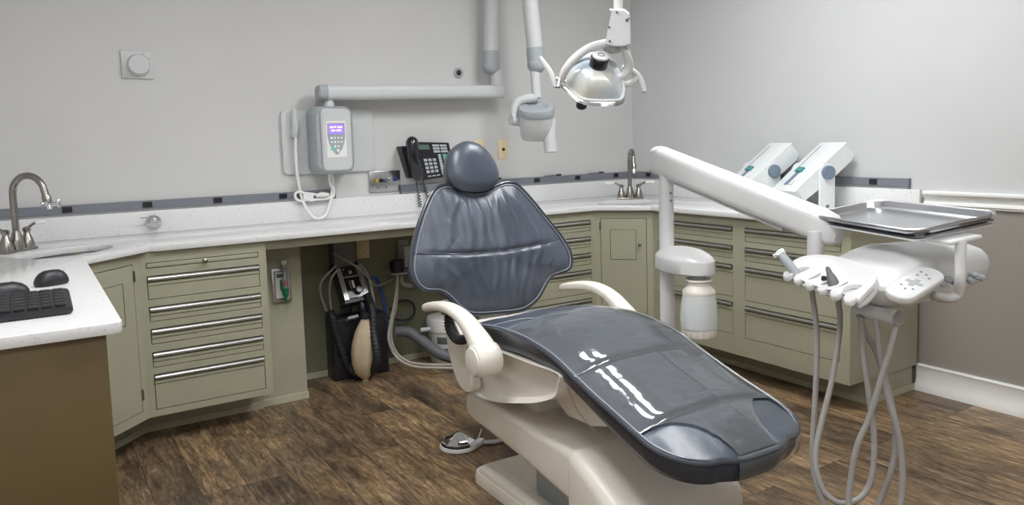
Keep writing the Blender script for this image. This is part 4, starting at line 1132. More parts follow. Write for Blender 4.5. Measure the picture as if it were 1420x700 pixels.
# ribbed cable gland on the toe face of the pump cover, grey knob at its right
p0 = ch(1.14, .10, .17); dgl = (CE * .8 - V((0, 0, .35))).normalized()
pr = []
for k in range(7): pr += [(.030 - .0012 * k, .012 * k), (.030 - .0012 * k, .012 * k + .007), (.025 - .001 * k, .012 * k + .0085)]
G().lathe(pr, p0, dgl, n=24).build('cable_gland', 'grey_pl', chair)
G().tube([p0 + dgl * .07, p0 + dgl * .16, ch(1.32, .11, .03), ch(1.5, .13, .016), ch(1.75, .16, .016)], .016, 12, 6).build('floor_cable', 'grey_hose', chair)
G().lathe([(.030, 0), (.034, .012), (.034, .04), (.028, .05), (.002, .052)], ch(1.06, .225, .19), CN, n=28).build('side_knob', 'grey_md', chair)
g = G(); g.tube([ch(.95, -.245, .56), ch(.99, -.238, .50), ch(1.05, -.225, .46), ch(1.12, -.225, .45)], .0016, 6, 6); g.build('cover_elastic', 'alu', chair)
# black coiled lead behind the left armrest
g = G(); pts = [ch(.27, -.27, .655), ch(.26, -.275, .63), ch(.28, -.28, .595), ch(.34, -.285, .575), ch(.40, -.285, .585)]
cen = catmull(pts, 12); g.tube(cen, [(.017 if k % 3 else .012) for k in range(len(cen))], 12, 1); g.build('coiled_lead', 'rubber', chair)
g = G(); g.lathe([(.016, 0), (.018, .03), (.012, .05)], ch(.25, -.28, .645), (0, 0, 1), n=14); g.build('lead_socket', 'label_grey', chair)

# ---- clear plastic cover over the leg section (its own thing)
tcv = thing('plastic_cover', 'clear shiny plastic cover stretched over the leg section of the dental chair', 'plastic cover', ch(1.0, 0, .6))
g = G(); H2 = pad_surface(.0065)
sA, sB = .60, smax
ns, nw = 320, 110
vs = {}
def bare(s, w):   # the corners of the toe are left uncovered
    return ((s - 1.40) / .155) ** 2 + ((abs(w) - .225) / .155) ** 2 < 1
for i in range(ns + 1):
    s = sA + (sB - .004 - sA) * i / ns
    hw = halfw(min(s, smax - .0005)) * 1.002
    for j in range(nw + 1):
        w = hw * (-1 + 2 * j / nw)
        vs[i, j] = (s, w)
RND = random.Random(5)
LINES = []   # wavy creases across the sheet: (s0, slant, w0, w1, amp, wave, phase)
for k in range(9): LINES.append((1.045 + k * .020 + RND.uniform(-.004, .004), RND.uniform(-.08, .08), -.10 + RND.uniform(0, .05), .12 + RND.uniform(-.05, .06), RND.uniform(.0004, .0010), RND.uniform(40, 80), RND.uniform(0, 6)))
for k in range(12): LINES.append((1.26 + RND.uniform(-.06, .075), RND.uniform(-.5, .5), RND.uniform(-.09, .0), RND.uniform(.02, .17), RND.uniform(.0005, .0012), RND.uniform(60, 130), RND.uniform(0, 6)))
for k in range(7): LINES.append((.70 + k * .04, RND.uniform(-.3, .3), RND.uniform(-.1, .0), RND.uniform(.05, .2), RND.uniform(.0004, .0010), RND.uniform(20, 50), RND.uniform(0, 6)))
FOLDW = [(-.06, .0006), (.055, .0009), (.15, .0012)]
def crease(s, w):
    d = 0
    for s0, sl, w0, w1, am, fr, ph_ in LINES:
        if w0 - .02 < w < w1 + .02:
            c = s0 + sl * w + .0035 * math.sin(w * fr + ph_) + .002 * math.sin(w * fr * 2.3 + ph_ * 2)
            e_ = (s - c) / .0042
            if abs(e_) < 3: d += am * math.exp(-e_ * e_) * min(1, max(0, (w - w0 + .02) / .03)) * min(1, max(0, (w1 + .02 - w) / .03))
    for wf, am in FOLDW:
        e_ = (w - wf - .003 * math.sin(s * 31 + wf * 50)) / .0045
        if abs(e_) < 3: d += am * math.exp(-e_ * e_)
    return d
bmv = {}
def vert(i, j):
    if (i, j) not in bmv:
        s, w = vs[i, j]; bmv[i, j] = g.bm.verts.new(ch(s, w, H2(s, w) + crease(s, w)))
    return bmv[i, j]
for i in range(ns):
    for j in range(nw):
        s = (vs[i, j][0] + vs[i + 1, j + 1][0]) / 2; w = (vs[i, j][1] + vs[i + 1, j + 1][1]) / 2
        if bare(s, w): continue
        g.bm.faces.new([vert(i, j), vert(i, j + 1), vert(i + 1, j + 1), vert(i + 1, j)])
g.build('sheet', 'vinyl', tcv, angle=180)
# the cover folds over the toe edge
g = G()
TO = [(a, b) for a, b in PO if a > 1.30 and -.075 < b < .205]
TO.sort(key=lambda q: q[1])
rr0 = []
for a, b in TO:
    d = interp(TH, a)
    rr0.append([ch(.9 + (a - .9) * fs, b * fw, zpip(a) + dz) for fs, fw, dz in ((.99, .99, .0125), (1.014, 1.022, .008), (1.020, 1.030, -.012), (1.014, 1.022, -d * .75), (.99, 1.0, -d * 1.04))])
bm = g.bm; R_ = [[bm.verts.new(p) for p in r] for r in rr0]
for a_, b_ in zip(R_, R_[1:]):
    for k in range(len(a_) - 1): bm.faces.new((a_[k], a_[k + 1], b_[k + 1], b_[k]))
g.build('toe_fold', 'vinyl', tcv, angle=180)

# ---- foot control
fc = px(636, 613, 'z', .02)
t = thing('foot_control', 'round chrome foot pedal with white rim on the floor beside the chair base', 'foot pedal', (fc.x, fc.y, 0))
c = V((fc.x, fc.y, 0))
G().lathe([(.074, 0), (.080, .005), (.078, .014), (.072, .018), (.04, .018)], c, n=44).build('base_ring', 'trim', t)
G().lathe([(.070, .016), (.072, .028), (.064, .034), (.036, .050), (.010, .064), (.001, .065)], c, n=9).build('pedal_disc', 'chrome', t, angle=20)
G().lathe([(.072, .018), (.074, .023), (.072, .028)], c, n=44).build('rubber_edge', 'rubber', t)
q = c + V((.052, -.058, .020)); G().box(q, (.08, .03, .024), Matrix.Rotation(.5, 3, 'Z'), .006).build('connector', 'grey_pl', t)
G().rod(c + V((.075, -.03, .024)), c + V((.098, -.025, .062)), .0035).build('lever', 'alu', t)
for k in (0, 1):
    pts = [q + V((.03, .01 * k, -.004)), q + V((.10, .012 * k - .015, -.012)), q + V((.18, .02 * k + .005, -.014)), q + V((.26, .05 + .02 * k, -.014))]
    G().tube([V((p.x, p.y, max(p.z, .009))) for p in pts], .008, 10, 6).build('cable', 'grey_hose', t)

# ================================================================== DELIVERY UNIT
du = thing('delivery_unit', 'white dental delivery unit with post, slanting swing arm and instrument head at the right', 'delivery unit', (-1.688, -2.075, .3))
PXY = V((-1.688, -2.075, 0))
G().rod(PXY + V((0, 0, .34)), PXY + V((0, 0, 1.098)), .0255, n=28).build('post', 'white', du)
G().rod(PXY + V((0, 0, 1.098)), PXY + V((0, 0, 1.15)), .0235, n=28).build('post_neck', 'white', du)
for z_ in (1.055, 1.028):
    q = PXY + V((-.003, -.024, z_)); G().lathe([(.0055, 0), (.0045, .002), (.001, .001)], q + V((.0, 0, 0)), V((-.2, -1, 0)), n=12).build('screw', 'label_grey', du)
G().tube([ch(.62, .16, .40), PXY * .5 + ch(.64, .18, 0) * .5 + V((0, 0, .375)), PXY + V((0, 0, .36))], .030, 16, 4).build('mounting_arm', 'white', du)
# swing arm
A0, A1 = pd(914, 222, 2.70), pd(1143, 314, 2.12)
ad = (A1 - A0).normalized(); asd = ad.cross(V((0, 0, 1))).normalized(); aup = asd.cross(ad).normalized()
def aring(c, hy, hz, r=.7, sh=0):
    return [c + asd * p[0] + aup * p[1] for p in rrect(-hy, -hz, hy, hz, min(hy, hz) * r, 6)]
Ln = (A1 - A0).length
G().loft([aring(A0 - ad * .030, .022, .030), aring(A0 - ad * .022, .031, .042), aring(A0 - ad * .008, .036, .049), aring(A0 + ad * .012, .037, .0505)]).build('arm_cap', 'white', du)
G().loft([aring(A0 + ad * .0135, .036, .0495), aring(A0 + ad * .10, .0385, .049), aring(A0 + ad * (Ln - .10), .040, .046), aring(A0 + ad * (Ln - .02), .040, .046), aring(A1 + ad * .02 - aup * .002, .038, .043), aring(A1 + ad * .045 - aup * .006, .030, .034), aring(A1 + ad * .055 - aup * .01, .018, .020)]).build('swing_arm', 'white', du)
G().loft([[A0 + ad * t_ + asd * a_ - aup * b_ for a_, b_ in ((-.020, .045), (.020, .045), (.020, .054), (-.020, .054))] for t_ in (.06, Ln - .12)]).build('arm_underside_trim', 'grey_pl', du)
P2Y = pd(1131, 338, 2.11)
G().rod(V((P2Y.x, P2Y.y, .885)), V((P2Y.x, P2Y.y, A1.z - .01)), .0225, n=24).build('head_post', 'white', du)
# control head body: domed, with a lower tray
ZB = .893
def hb(u, v, z=ZB): return px(u, v, 'z', z)
N_ = hb(1238, 417, .872); Rn = hb(1346, 390, .875); Re = hb(1373, 367, .895)
away = V((RR.y * -1, RR.x, 0)).normalized()
fwd = V((FF.x, FF.y, 0)).normalized()
rgt = V((RR.x, RR.y, 0)).normalized()
out = [N_, (N_ + Rn) / 2 - fwd * .012, Rn, Re, Re + fwd * .07 - rgt * .02, Re * .6 + N_ * .4 + fwd * .22, hb(1215, 354, .925) + fwd * .05, hb(1160, 356.5, .915), hb(1148, 370, .90), hb(1162, 390, .882), hb(1195, 408, .875)]
out = [V((p.x, p.y, ZB)) for p in out]
out = catmull(out, 5, True)
cb = sum(out, V()) / len(out)
rings = []
for f, dz in ((1, 0), (.992, .014), (.965, .028), (.90, .044), (.78, .056), (.6, .063), (.35, .066), (.05, .067)):
    # the dome rises towards the right end, and stays low under the holder deck
    ring = []
    for p in out:
        q = cb + (p - cb) * f
        u_ = (q - hb(1172, 393)).dot(rgt)
        k = min(1, max(.12, .12 + u_ / .17))
        ring.append(q + V((0, 0, dz * k)))
    rings.append(ring)
G().loft(rings, False, True).build('head_top_shell', 'white', du, angle=60)
rings = []
for f, dz in ((.998, 0), (.99, -.014), (.95, -.032), (.86, -.044), (.3, -.047)):
    rings.append([cb + (p - cb) * f + V((0, 0, dz)) for p in out])
G().loft(rings, False, True).build('head_bottom_shell', 'cream' if False else 'white', du, angle=60)
# instrument holder deck with keyhole slots, sloping down to the front
ZD = .909
c1_, c5_ = px(1111, 372, 'z', ZD), px(1181, 397, 'z', ZD)
dka = (c5_ - c1_); dka.z = 0; dka.normalize()
dki = V((-dka.y, dka.x, 0))
if dki.dot(V((1, 0, 0))) < 0: dki = -dki
dki = (dki + V((0, 0, .20))).normalized()
dkn = dka.cross(dki)
if dkn.z < 0: dkn = -dkn
DO = (c1_ + c5_) / 2
def D(u, v, off=0):
    k = ray(u, v); o = DO + dkn * off; p = CAM + k * ((o - CAM).dot(dkn) / k.dot(dkn)); return p
def D2(u, v):
    q = D(u, v) - DO; return V((q.dot(dka), q.dot(dki), 0))
DM = Matrix((dka, dki, dkn)).transposed().to_4x4(); DM.translation = DO
if dka.cross(dki).dot(dkn) < 0: pass
hpx = [(1111, 372), (1124.5, 378), (1142, 384.5), (1161, 390.5), (1181, 397)]
hol = [D(*q) for q in hpx]; h2 = [D2(*q) for q in hpx]
edge = [D2(*q) for q in [(1093, 371), (1101, 360), (1119, 353.5), (1140, 352.5), (1162, 355), (1200, 367), (1214, 377), (1215, 388), (1204, 401), (1190, 408.5)]]
poly = [(p.x, p.y) for p in catmull(edge, 4)]
sp_ = min((h2[i + 1] - h2[i]).length for i in range(4))
rad = [min(.0205, sp_ * .40)] * 5
hwf = .40; hw_ = rad[0] * hwf; a0 = math.asin(hwf)
aa = [p.x for p in h2]
fc_ = [aa[0] - .030] + [(aa[k] + aa[k + 1]) / 2 for k in range(4)] + [aa[4] + .030]
def finger(k):
    r_ = (aa[k] - hw_ - fc_[k]) if k < 5 else (fc_[k] - aa[k - 1] - hw_)
    c = fc_[k]
    return [(c + r_, -.022), (c + r_ * .9, -.028), (c + r_ * .6, -.033), (c, -.035), (c - r_ * .6, -.033), (c - r_ * .9, -.028), (c - r_, -.022)]
poly += finger(5)
for k in range(4, -1, -1):
    poly.append((aa[k] + hw_, -.0195))
    for i in range(21):
        a = -PI / 2 + a0 + (2 * PI - 2 * a0) * i / 20
        poly.append((aa[k] + rad[k] * math.cos(a), h2[k].y + rad[k] * math.sin(a)))
    poly.append((aa[k] - hw_, -.0195))
    poly += finger(k)
g = G().prism(poly, -.014, 0, None, bev=.003)
bmesh.ops.triangulate(g.bm, faces=[f for f in g.bm.faces if len(f.verts) > 4])
for v in g.bm.verts:
    if v.co.y < .012: v.co.z -= .018 * ((.012 - v.co.y) / .045) ** 2
g.bm.transform(DM)
g.build('holder_deck', 'white', du, angle=40)
sup = [(p.x * .97, p.y) for p in catmull(edge, 4)] + [(aa[4] + .03, -.018), (aa[2], -.024), (aa[0] - .02, -.018)]
G().prism(sup, -.036, -.0165, DM, bev=.008, seg=3).build('deck_underside', 'white', du, angle=50)
for k, c in enumerate(hol):
    G().lathe([(rad[k] - .0005, -.0135), (rad[k] - .004, -.0150), (.004, -.0152)], c, dkn, cap0=False, n=24).build('holder_cup', 'grey_pl', du)
# touch pad
P_, Q_ = pd(1251, 402.5, 1.64), pd(1288, 379, 1.70)
pn = ((CAM - P_).normalized() * .62 + V((0, 0, .8))).normalized()
pxv = (Q_ - P_).normalized(); pn = (pn - pxv * pn.dot(pxv)).normalized(); pyv = pn.cross(pxv)
M4 = Matrix((pxv, pyv, pn)).transposed().to_4x4(); M4.translation = (P_ + Q_) / 2
lp = (Q_ - P_).length / 2 + .031
tpd = G().prism(rrect(-lp, -.031, lp, .031, .0305, 10), -.018, 0, M4, bev=.004).build('touch_pad', 'white', du, angle=50)
cr = []
for a_ in range(4):
    dx, dy = [(1, 0), (0, 1), (-1, 0), (0, -1)][a_]
G4 = [(-.018, -.0055), (-.0055, -.0055), (-.0055, -.018), (.0055, -.018), (.0055, -.0055), (.018, -.0055), (.018, .0055), (.0055, .0055), (.0055, .018), (-.0055, .018), (-.0055, .0055), (-.018, .0055)]
subw(tpd, du, G().prism([(x - .006, y) for x, y in G4], 0, .0008, M4), 'cross_key', 'mark')
for x, y in ((.03, .012), (.034, -.012), (.045, .0), (.05, .014), (-.034, .014), (-.034, -.012), (-.044, 0)):
    g = G(); M5 = M4 @ Matrix.Translation((x, y, 0)); g.lathe([(.0028, 0), (.0028, .0008), (.0005, .0008)], n=10); g.bm.transform(M5); subw(tpd, du, g, 'touch_key', 'blue_grey')
G().tube([(P_ + Q_) / 2 - pn * .018, (P_ + Q_) / 2 - pn * .05 + fwd * .03], .022, 14, 1).build('pad_mount', 'white', du)
# knobs on the near side
for (u, v, d_) in ((1304, 392, 1.76), (1313, 386, 1.77), (1321, 390, 1.78), (1343, 388, 1.83), (1351, 382, 1.85), (1358, 384, 1.87)):
    c = pd(u, v, d_)
    G().lathe([(.004, -.03), (.004, .0), (.0075, .002), (.0075, .014), (.005, .017), (.001, .017)], c, -fwd + V((0, 0, -.05)), n=16).build('side_knob', 'grey_md', du)
# handle bar with the hose ends
B0, B1 = pd(1192, 429, 1.80), pd(1246, 441, 1.69)
g = G(); g.tube([B0 + V((0, 0, .035)) + fwd * .02, B0 + V((0, 0, .006)) + fwd * .004, B0 + (B1 - B0) * .12, B1], [.014, .0165, .0175, .0180], 20, 5); g.build('handle_bar', 'grey_pl', du)
G().lathe([(.0178, 0), (.0165, .003), (.001, .0035)], B1, (B1 - B0).normalized(), n=24).build('bar_end_cap', 'grey_hose', du)
# hoses: U loops from the holders down and back up to the bar
def hose(P): G().tube([pd(q[0], q[1], q[2] - .10) for q in P], .0068, 12, 8).build('hose', 'grey_hose', du)
hose([(1126, 398, 2.0), (1127, 412, 2.0), (1131, 440, 2.0), (1133, 480, 2.0), (1130, 560, 1.98), (1127, 610, 1.97), (1128, 650, 1.96), (1138, 690, 1.94), (1160, 722, 1.92), (1185, 727, 1.90), (1210, 712, 1.89), (1230, 670, 1.88), (1240, 630, 1.88), (1241, 590, 1.88), (1232, 540, 1.88), (1216, 490, 1.88), (1200, 460, 1.88), (1191, 436, 1.88)])
hose([(1162, 404, 1.94), (1163, 420, 1.94), (1165, 440, 1.94), (1163, 470, 1.94), (1153, 530, 1.93), (1138, 590, 1.92), (1131, 628, 1.91), (1133, 655, 1.90), (1144, 683, 1.89), (1165, 697, 1.88), (1190, 692, 1.87), (1206, 670, 1.87), (1212, 632, 1.87), (1211, 590, 1.87), (1204, 540, 1.87), (1198, 490, 1.87), (1194, 440, 1.87)])
hose([(1215, 440, 1.84), (1217, 460, 1.84), (1222, 500, 1.84), (1230, 545, 1.84), (1243, 590, 1.83), (1251, 640, 1.83), (1250, 690, 1.83), (1240, 730, 1.83), (1215, 752, 1.84), (1190, 742, 1.85), (1178, 705, 1.85), (1179, 670, 1.85), (1188, 620, 1.84), (1205, 580, 1.83), (1222, 525, 1.81), (1235, 480, 1.80), (1244, 446, 1.80)])
# instrument tray: long shallow steel tray on a bracket
TC = V((-1.715, -2.919, 1.038)); yw = -2.007
TX = V((math.cos(yw), math.sin(yw), .011)).normalized(); TY = V((-math.sin(yw), math.cos(yw), .153)); TY = (TY - TX * TY.dot(TX)).normalized(); TZ = TX.cross(TY)
def tr(x, y, z): return TC + TX * x + TY * y + TZ * z
# tray support arm
S = [pd(1331, 322, 1.68), pd(1331, 350, 1.69), pd(1331, 385, 1.70), pd(1329, 405, 1.71), pd(1319, 413, 1.72), pd(1302, 412, 1.76), pd(1287, 406, 1.82)]
sx_, sy__ = (S[0] - TC).dot(TX), (S[0] - TC).dot(TY)
S[0] = tr(sx_, sy__, -.036); S[1] = V((S[0].x, S[0].y, S[0].z - .05)); S[2] = V((S[0].x, S[0].y, S[2].z))
G().tube(S, .0115, 16, 5).build('tray_arm', 'white', du)

def tring(hx, hy, r, z): return [tr(p[0], p[1], z) for p in rrect(-hx, -hy, hx, hy, r, 7)]
hx_, hy_ = .238, .112
tray = thing('instrument_tray', 'empty rectangular stainless steel instrument tray above the delivery unit', 'tray', TC)
G().loft([tring(hx_ - .004, hy_ - .004, .044, -.005), tring(hx_, hy_, .048, -.003), tring(hx_, hy_, .048, .001), tring(hx_ - .004, hy_ - .004, .044, .003), tring(hx_ - .008, hy_ - .008, .040, .001), tring(hx_ - .013, hy_ - .013, .035, -.014), tring(hx_ - .020, hy_ - .020, .016, -.0185), tring(hx_ * .5, hy_ * .5, .01, -.0185)], False, True).build('pan', 'steel', tray, angle=25)
G().loft([tring(hx_ - .009, hy_ - .009, .024, -.016), tring(hx_ - .016, hy_ - .016, .016, -.0205), tring(hx_ * .5, hy_ * .5, .01, -.0205)], False, True).build('pan_underside', 'steel', tray, angle=25)
# bracket under the tray belongs to the delivery unit
g = G(); g.loft([tring(hx_ - .026, hy_ - .018, .012, -.029), tring(hx_ - .020, hy_ - .012, .014, -.0275), tring(hx_ - .020, hy_ - .012, .014, -.0225)]); g.build('tray_bracket', 'white', du)
g = G(); q = S[0]; g.box(tr(sx_ * .82, sy__ * .70, -.034), (.11, .08, .010), Matrix((TX, TY, TZ)).transposed(), .004); g.build('bracket_block', 'white', du)

# handpieces standing in the holders
hp = thing('handpiece', 'grey metal handpiece leaning in the far left holder of the delivery unit', 'handpiece', hol[0])
h0 = hol[0] - V((0, 0, .03)); h1 = pd(1083, 353, (hol[0] - CAM).dot(FF) + .05)
dh = (h1 - h0).normalized()
G().tube([h0, h0 + dh * .02, h0 + dh * .05, h0 + (h1 - h0) * .8, h1], [.008, .011, .012, .012, .009], 16, 4).build('body', 'grey_md', hp)
G().lathe([(.009, -.010), (.010, .006), (.008, .012), (.002, .013)], h1 + dh * .004, dh.cross(fwd).normalized() * -1, n=18).build('head', 'alu', hp)
G().rod(h1 - rgt * .004, h1 - rgt * .020 - V((0, 0, .004)), .0045).build('tip', 'chrome', hp)
sy = thing('air_syringe', 'slim dark grey syringe tip standing in the fourth holder of the delivery unit', 'syringe', hol[3])
h0 = hol[3] - V((0, 0, .025)); h1 = pd(1147, 370, (hol[3] - CAM).dot(FF) + .03); dh = (h1 - h0).normalized(); lh = (h1 - h0).length
G().tube([h0, h0 + dh * .015, h0 + dh * .035, h0 + dh * .045], [.013, .0135, .011, .008], 16, 2).build('body', 'label_grey', sy)
G().tube([h0 + dh * .045, h0 + dh * .055, h0 + dh * .06, h1], [.0075, .006, .0055, .0035], 14, 1).build('tip', 'label_grey', sy)
hp = thing('tubing_coupling', 'short black tubing coupling sunk in the middle holder of the delivery unit', 'coupling', hol[2])
c = hol[2] - V((0, 0, .03)); G().lathe([(.009, 0), (.010, .022), (.0115, .024), (.0115, .032), (.006, .033), (.002, .030)], c, (rgt * .25 + V((0, 0, 1))), n=18).build('collar', 'rubber', hp)

# water bottle and its cap bracket on the post
wb = pd(969, 400, 2.52)
g = G(); pr = [(.0, .798), ]
cc = (wb + PXY) / 2
capo = []
for k in range(32):
    a = 2 * PI * k / 32
    capo.append((math.cos(a), math.sin(a)))
cdir = V((wb.x - PXY.x, wb.y - PXY.y, 0)); cl = cdir.length; cdir.normalize(); csd = V((-cdir.y, cdir.x, 0))
def cap_ring(f, z):
    ctr = V((wb.x, wb.y, 0)) * .56 + PXY * .44
    return [V((ctr.x, ctr.y, z)) + cdir * (x * (cl * .5 + .045) * f) + csd * (y * .074 * f) for x, y in capo]
zc = pd(955, 371, 2.6).z
G().loft([cap_ring(.94, zc - .008), cap_ring(1, zc - .004), cap_ring(1.0, zc + .034), cap_ring(.985, zc + .040), cap_ring(.85, zc + .054), cap_ring(.6, zc + .066), cap_ring(.3, zc + .072), cap_ring(.03, zc + .073)]).build('bottle_bracket', 'white', du, angle=50)
bo = thing('water_bottle', 'white frosted plastic water bottle hanging from the post of the delivery unit', 'bottle', (wb.x, wb.y, .6))
zt_, zb_ = zc - .008, pd(969, 468, 2.52).z
G().lathe([(.026, zt_ - .020), (.026, zt_ + .002)], (wb.x, wb.y, 0), n=24).build('neck_thread', 'grey_md', bo)
h_ = zt_ - zb_
G().lathe([(.030, zt_ - .018), (.042, zt_ - .014), (.044, zt_ - .020), (.036, zt_ - .026), (.037, zt_ - .036), (.050, zt_ - .05), (.0535, zt_ - .058), (.0525, zt_ - .064)], (wb.x, wb.y, 0), n=40).build('collar', 'cream', bo)
G().lathe([(.052, zt_ - .063), (.058, zt_ - .10), (.0615, zt_ - .14), (.0605, zt_ - .175), (.056, zb_ + .036)], (wb.x, wb.y, 0), n=40).build('body', 'bottle', bo)
pr = []
g = G(); rings = []
for r_, z_, am in ((.056, zb_ + .037, 0), (.0575, zb_ + .030, .001), (.0565, zb_ + .006, .001), (.052, zb_, .0), (.01, zb_ + .002, 0)):
    rings.append([V((wb.x + (r_ + am * math.sin(k * 16 * 2 * PI / 96)) * math.cos(2 * PI * k / 96), wb.y + (r_ + am * math.sin(k * 16 * 2 * PI / 96)) * math.sin(2 * PI * k / 96), z_)) for k in range(96)])
g.loft(rings); g.build('ribbed_base', 'cream', bo)

# ================================================================== OPERATING LIGHT
ol = thing('operating_light', 'white dental operating light with mirrored glass reflector and curved handles, hanging from above', 'operating light', pd(825, 100, 2.45))
LD = 2.45
l_ = lambda u, v, o=0: pd(u, v, LD + o)
pt = l_(857, 6)
G().rod(V((pt.x, pt.y, l_(857, 14).z)), V((pt.x, pt.y, HC - .001)), .0145, n=20).build('pole', 'white', ol)
G().rod(V((pt.x, pt.y, HC - .05)), V((pt.x, pt.y, HC - .001)), .06, n=28).build('ceiling_mount', 'white', ol)
blk = [(845, 12), (866, 12.5), (873, 18), (874.5, 40), (874.5, 62), (866, 65), (850, 65), (839, 62), (841, 50), (848, 17)]
f0 = [l_(u, v, -.035) for u, v in blk]; f1 = [l_(u, v, .035) for u, v in blk]
ctr = sum(f0 + f1, V()) / 20
G().loft([[ctr + (p - ctr) * .93 for p in [l_(u, v, -.045) for u, v in blk]], f0, f1, [ctr + (p - ctr) * .93 for p in [l_(u, v, .045) for u, v in blk]]]).build('joint_housing', 'grey_pl', ol, angle=40)
for u, v in ((855.5, 17), (845, 38), (845.5, 57), (869, 28)):
    G().lathe([(.0042, 0), (.0035, .003), (.0008, .003)], l_(u, v, -.044), -FF, n=12).build('screw', 'label_grey', ol)
G().rod(l_(868, 27, -.04), l_(874, 25, -.05), .002).build('pin', 'label_grey', ol)
G().tube([l_(860, 58), l_(840, 60, .0), l_(818, 66, -.02), l_(798, 80, -.03), l_(784, 97, -.02), l_(779, 112, .0)], [.015, .0135, .0135, .0135, .013, .011], 16, 6, up=FF, flat=.8).build('yoke', 'white', ol)
G().tube([l_(864, 64), l_(869, 76, .0), l_(872, 90, .02), l_(868, 102, .03), l_(858, 108, .03)], [.011, .013, .016, .015, .010], 16, 6).build('yoke', 'white', ol)
G().tube([l_(838, 66, .02), l_(850, 68, .01), l_(862, 66, .01)], [.010, .016, .012], 14, 4).build('swivel', 'grey_pl', ol)
# reflector dish
nn = (-fwd * .80 + V((0, 0, .60))).normalized()
cpt = l_(822, 114, .03)
def onl(u, v, off=0):
    k = ray(u, v); o = cpt + nn * off
    return CAM + k * ((o - CAM).dot(nn) / k.dot(nn))
LO = [(777, 112), (785, 96), (802, 86), (824, 83), (846, 87), (858, 99), (864, 114), (866, 126), (862, 139), (846, 141), (826, 141), (806, 138), (792, 127)]
LOc = catmull([onl(*q) for q in LO], 4, True)
lc = cpt + (onl(824, 113) - cpt)
rings = []
for k in range(15):
    f = max(.02, 1 - k / 14); rings.append([lc + (p - lc) * (f * .955) + nn * (.062 * (1 - f ** 2.6)) for p in LOc])
G().loft(rings, False, True).build('reflector', 'reflector', ol, angle=80)
G().tube([lc + (p - lc) * .965 + nn * .002 for p in LOc], .0052, 8, 1, closed=True).build('reflector_rim', 'white', ol)
rings = [[lc + (p - lc) * f + nn * d for p in LOc] for f, d in ((.97, .002), (1.03, -.004), (1.04, -.014), (.98, -.024), (.3, -.026), (.02, -.026))]
G().loft(rings, False, True).build('lens_shield', 'clear', ol, angle=80)
rings = [[lc + (p - lc) * f + nn * d for p in LOc if True] for f, d in ((.60, .0), (.78, .042), (.72, .06), (.50, .066))]
# white crescent behind the dish
LH = [(785, 97), (800, 84), (824, 79.5), (846, 85), (856, 95), (846, 92), (826, 88), (804, 92)]
o0 = [onl(u, v, .012) for u, v in LH]
c_ = sum(o0, V()) / len(o0)
G().loft([o0, [c_ + (p - c_) * 1.02 + nn * .02 for p in o0], [c_ + (p - c_) * .8 + nn * .034 for p in o0]]).build('housing', 'white', ol, bev=.004, angle=60)
kc = onl(829, 93, .05); kd = (nn * .9 + V((0, 0, .45)) + rgt * .22).normalized()
G().lathe([(.028, 0), (.0300, .006), (.0300, .034), (.027, .038)], kc, kd, n=28).build('lamp_knob', 'black_gl', ol)
G().lathe([(.027, .037), (.0265, .043), (.022, .045), (.001, .0455)], kc, kd, n=28).build('knob_top', 'white', ol)
G().lathe([(.011, .0454), (.011, .0464), (.0085, .0464), (.0085, .0454)], kc, kd, n=24, cap0=False, cap1=False).build('knob_ring', 'label_grey', ol)
G().lathe([(.018, -.02), (.016, .0)], onl(807, 141, -.04), nn, n=20).build('lens_foot', 'rubber', ol)
# clamps and handles
G().ball(l_(777, 111, -.0), .010).rod(l_(771, 109), l_(785, 113), .007).rod(l_(774, 121, -.01), l_(778, 104, -.0), .007).build('clamp', 'chrome', ol)
G().tube([l_(748, 79, .0), l_(755, 88), l_(763, 100), l_(768, 112), l_(771, 120)], [.0065, .0085, .0095, .0095, .008], 14, 6).build('handle', 'white', ol)
G().tube([l_(862, 93, .05), l_(874, 96, .05), l_(884, 104, .05), l_(890, 115, .05), l_(893, 127, .05)], [.007, .0085, .0095, .0095, .0085], 14, 6).build('handle', 'white', ol)
G().tube([l_(858, 116, .03), l_(868, 117, .04), l_(878, 113, .05), l_(886, 106, .05)], [.008, .010, .010, .008], 12, 5).build('handle_brace', 'white', ol)
G().lathe([(.010, 0), (.007, .003), (.001, .002)], l_(893, 127.3, .05), V((0, 0, -1)), n=14).build('handle_end', 'grey_md', ol)
G().lathe([(.010, 0), (.007, .003), (.001, .002)], l_(771, 120.5, .0), V((0, 0, -1)), n=14).build('handle_end', 'grey_md', ol)

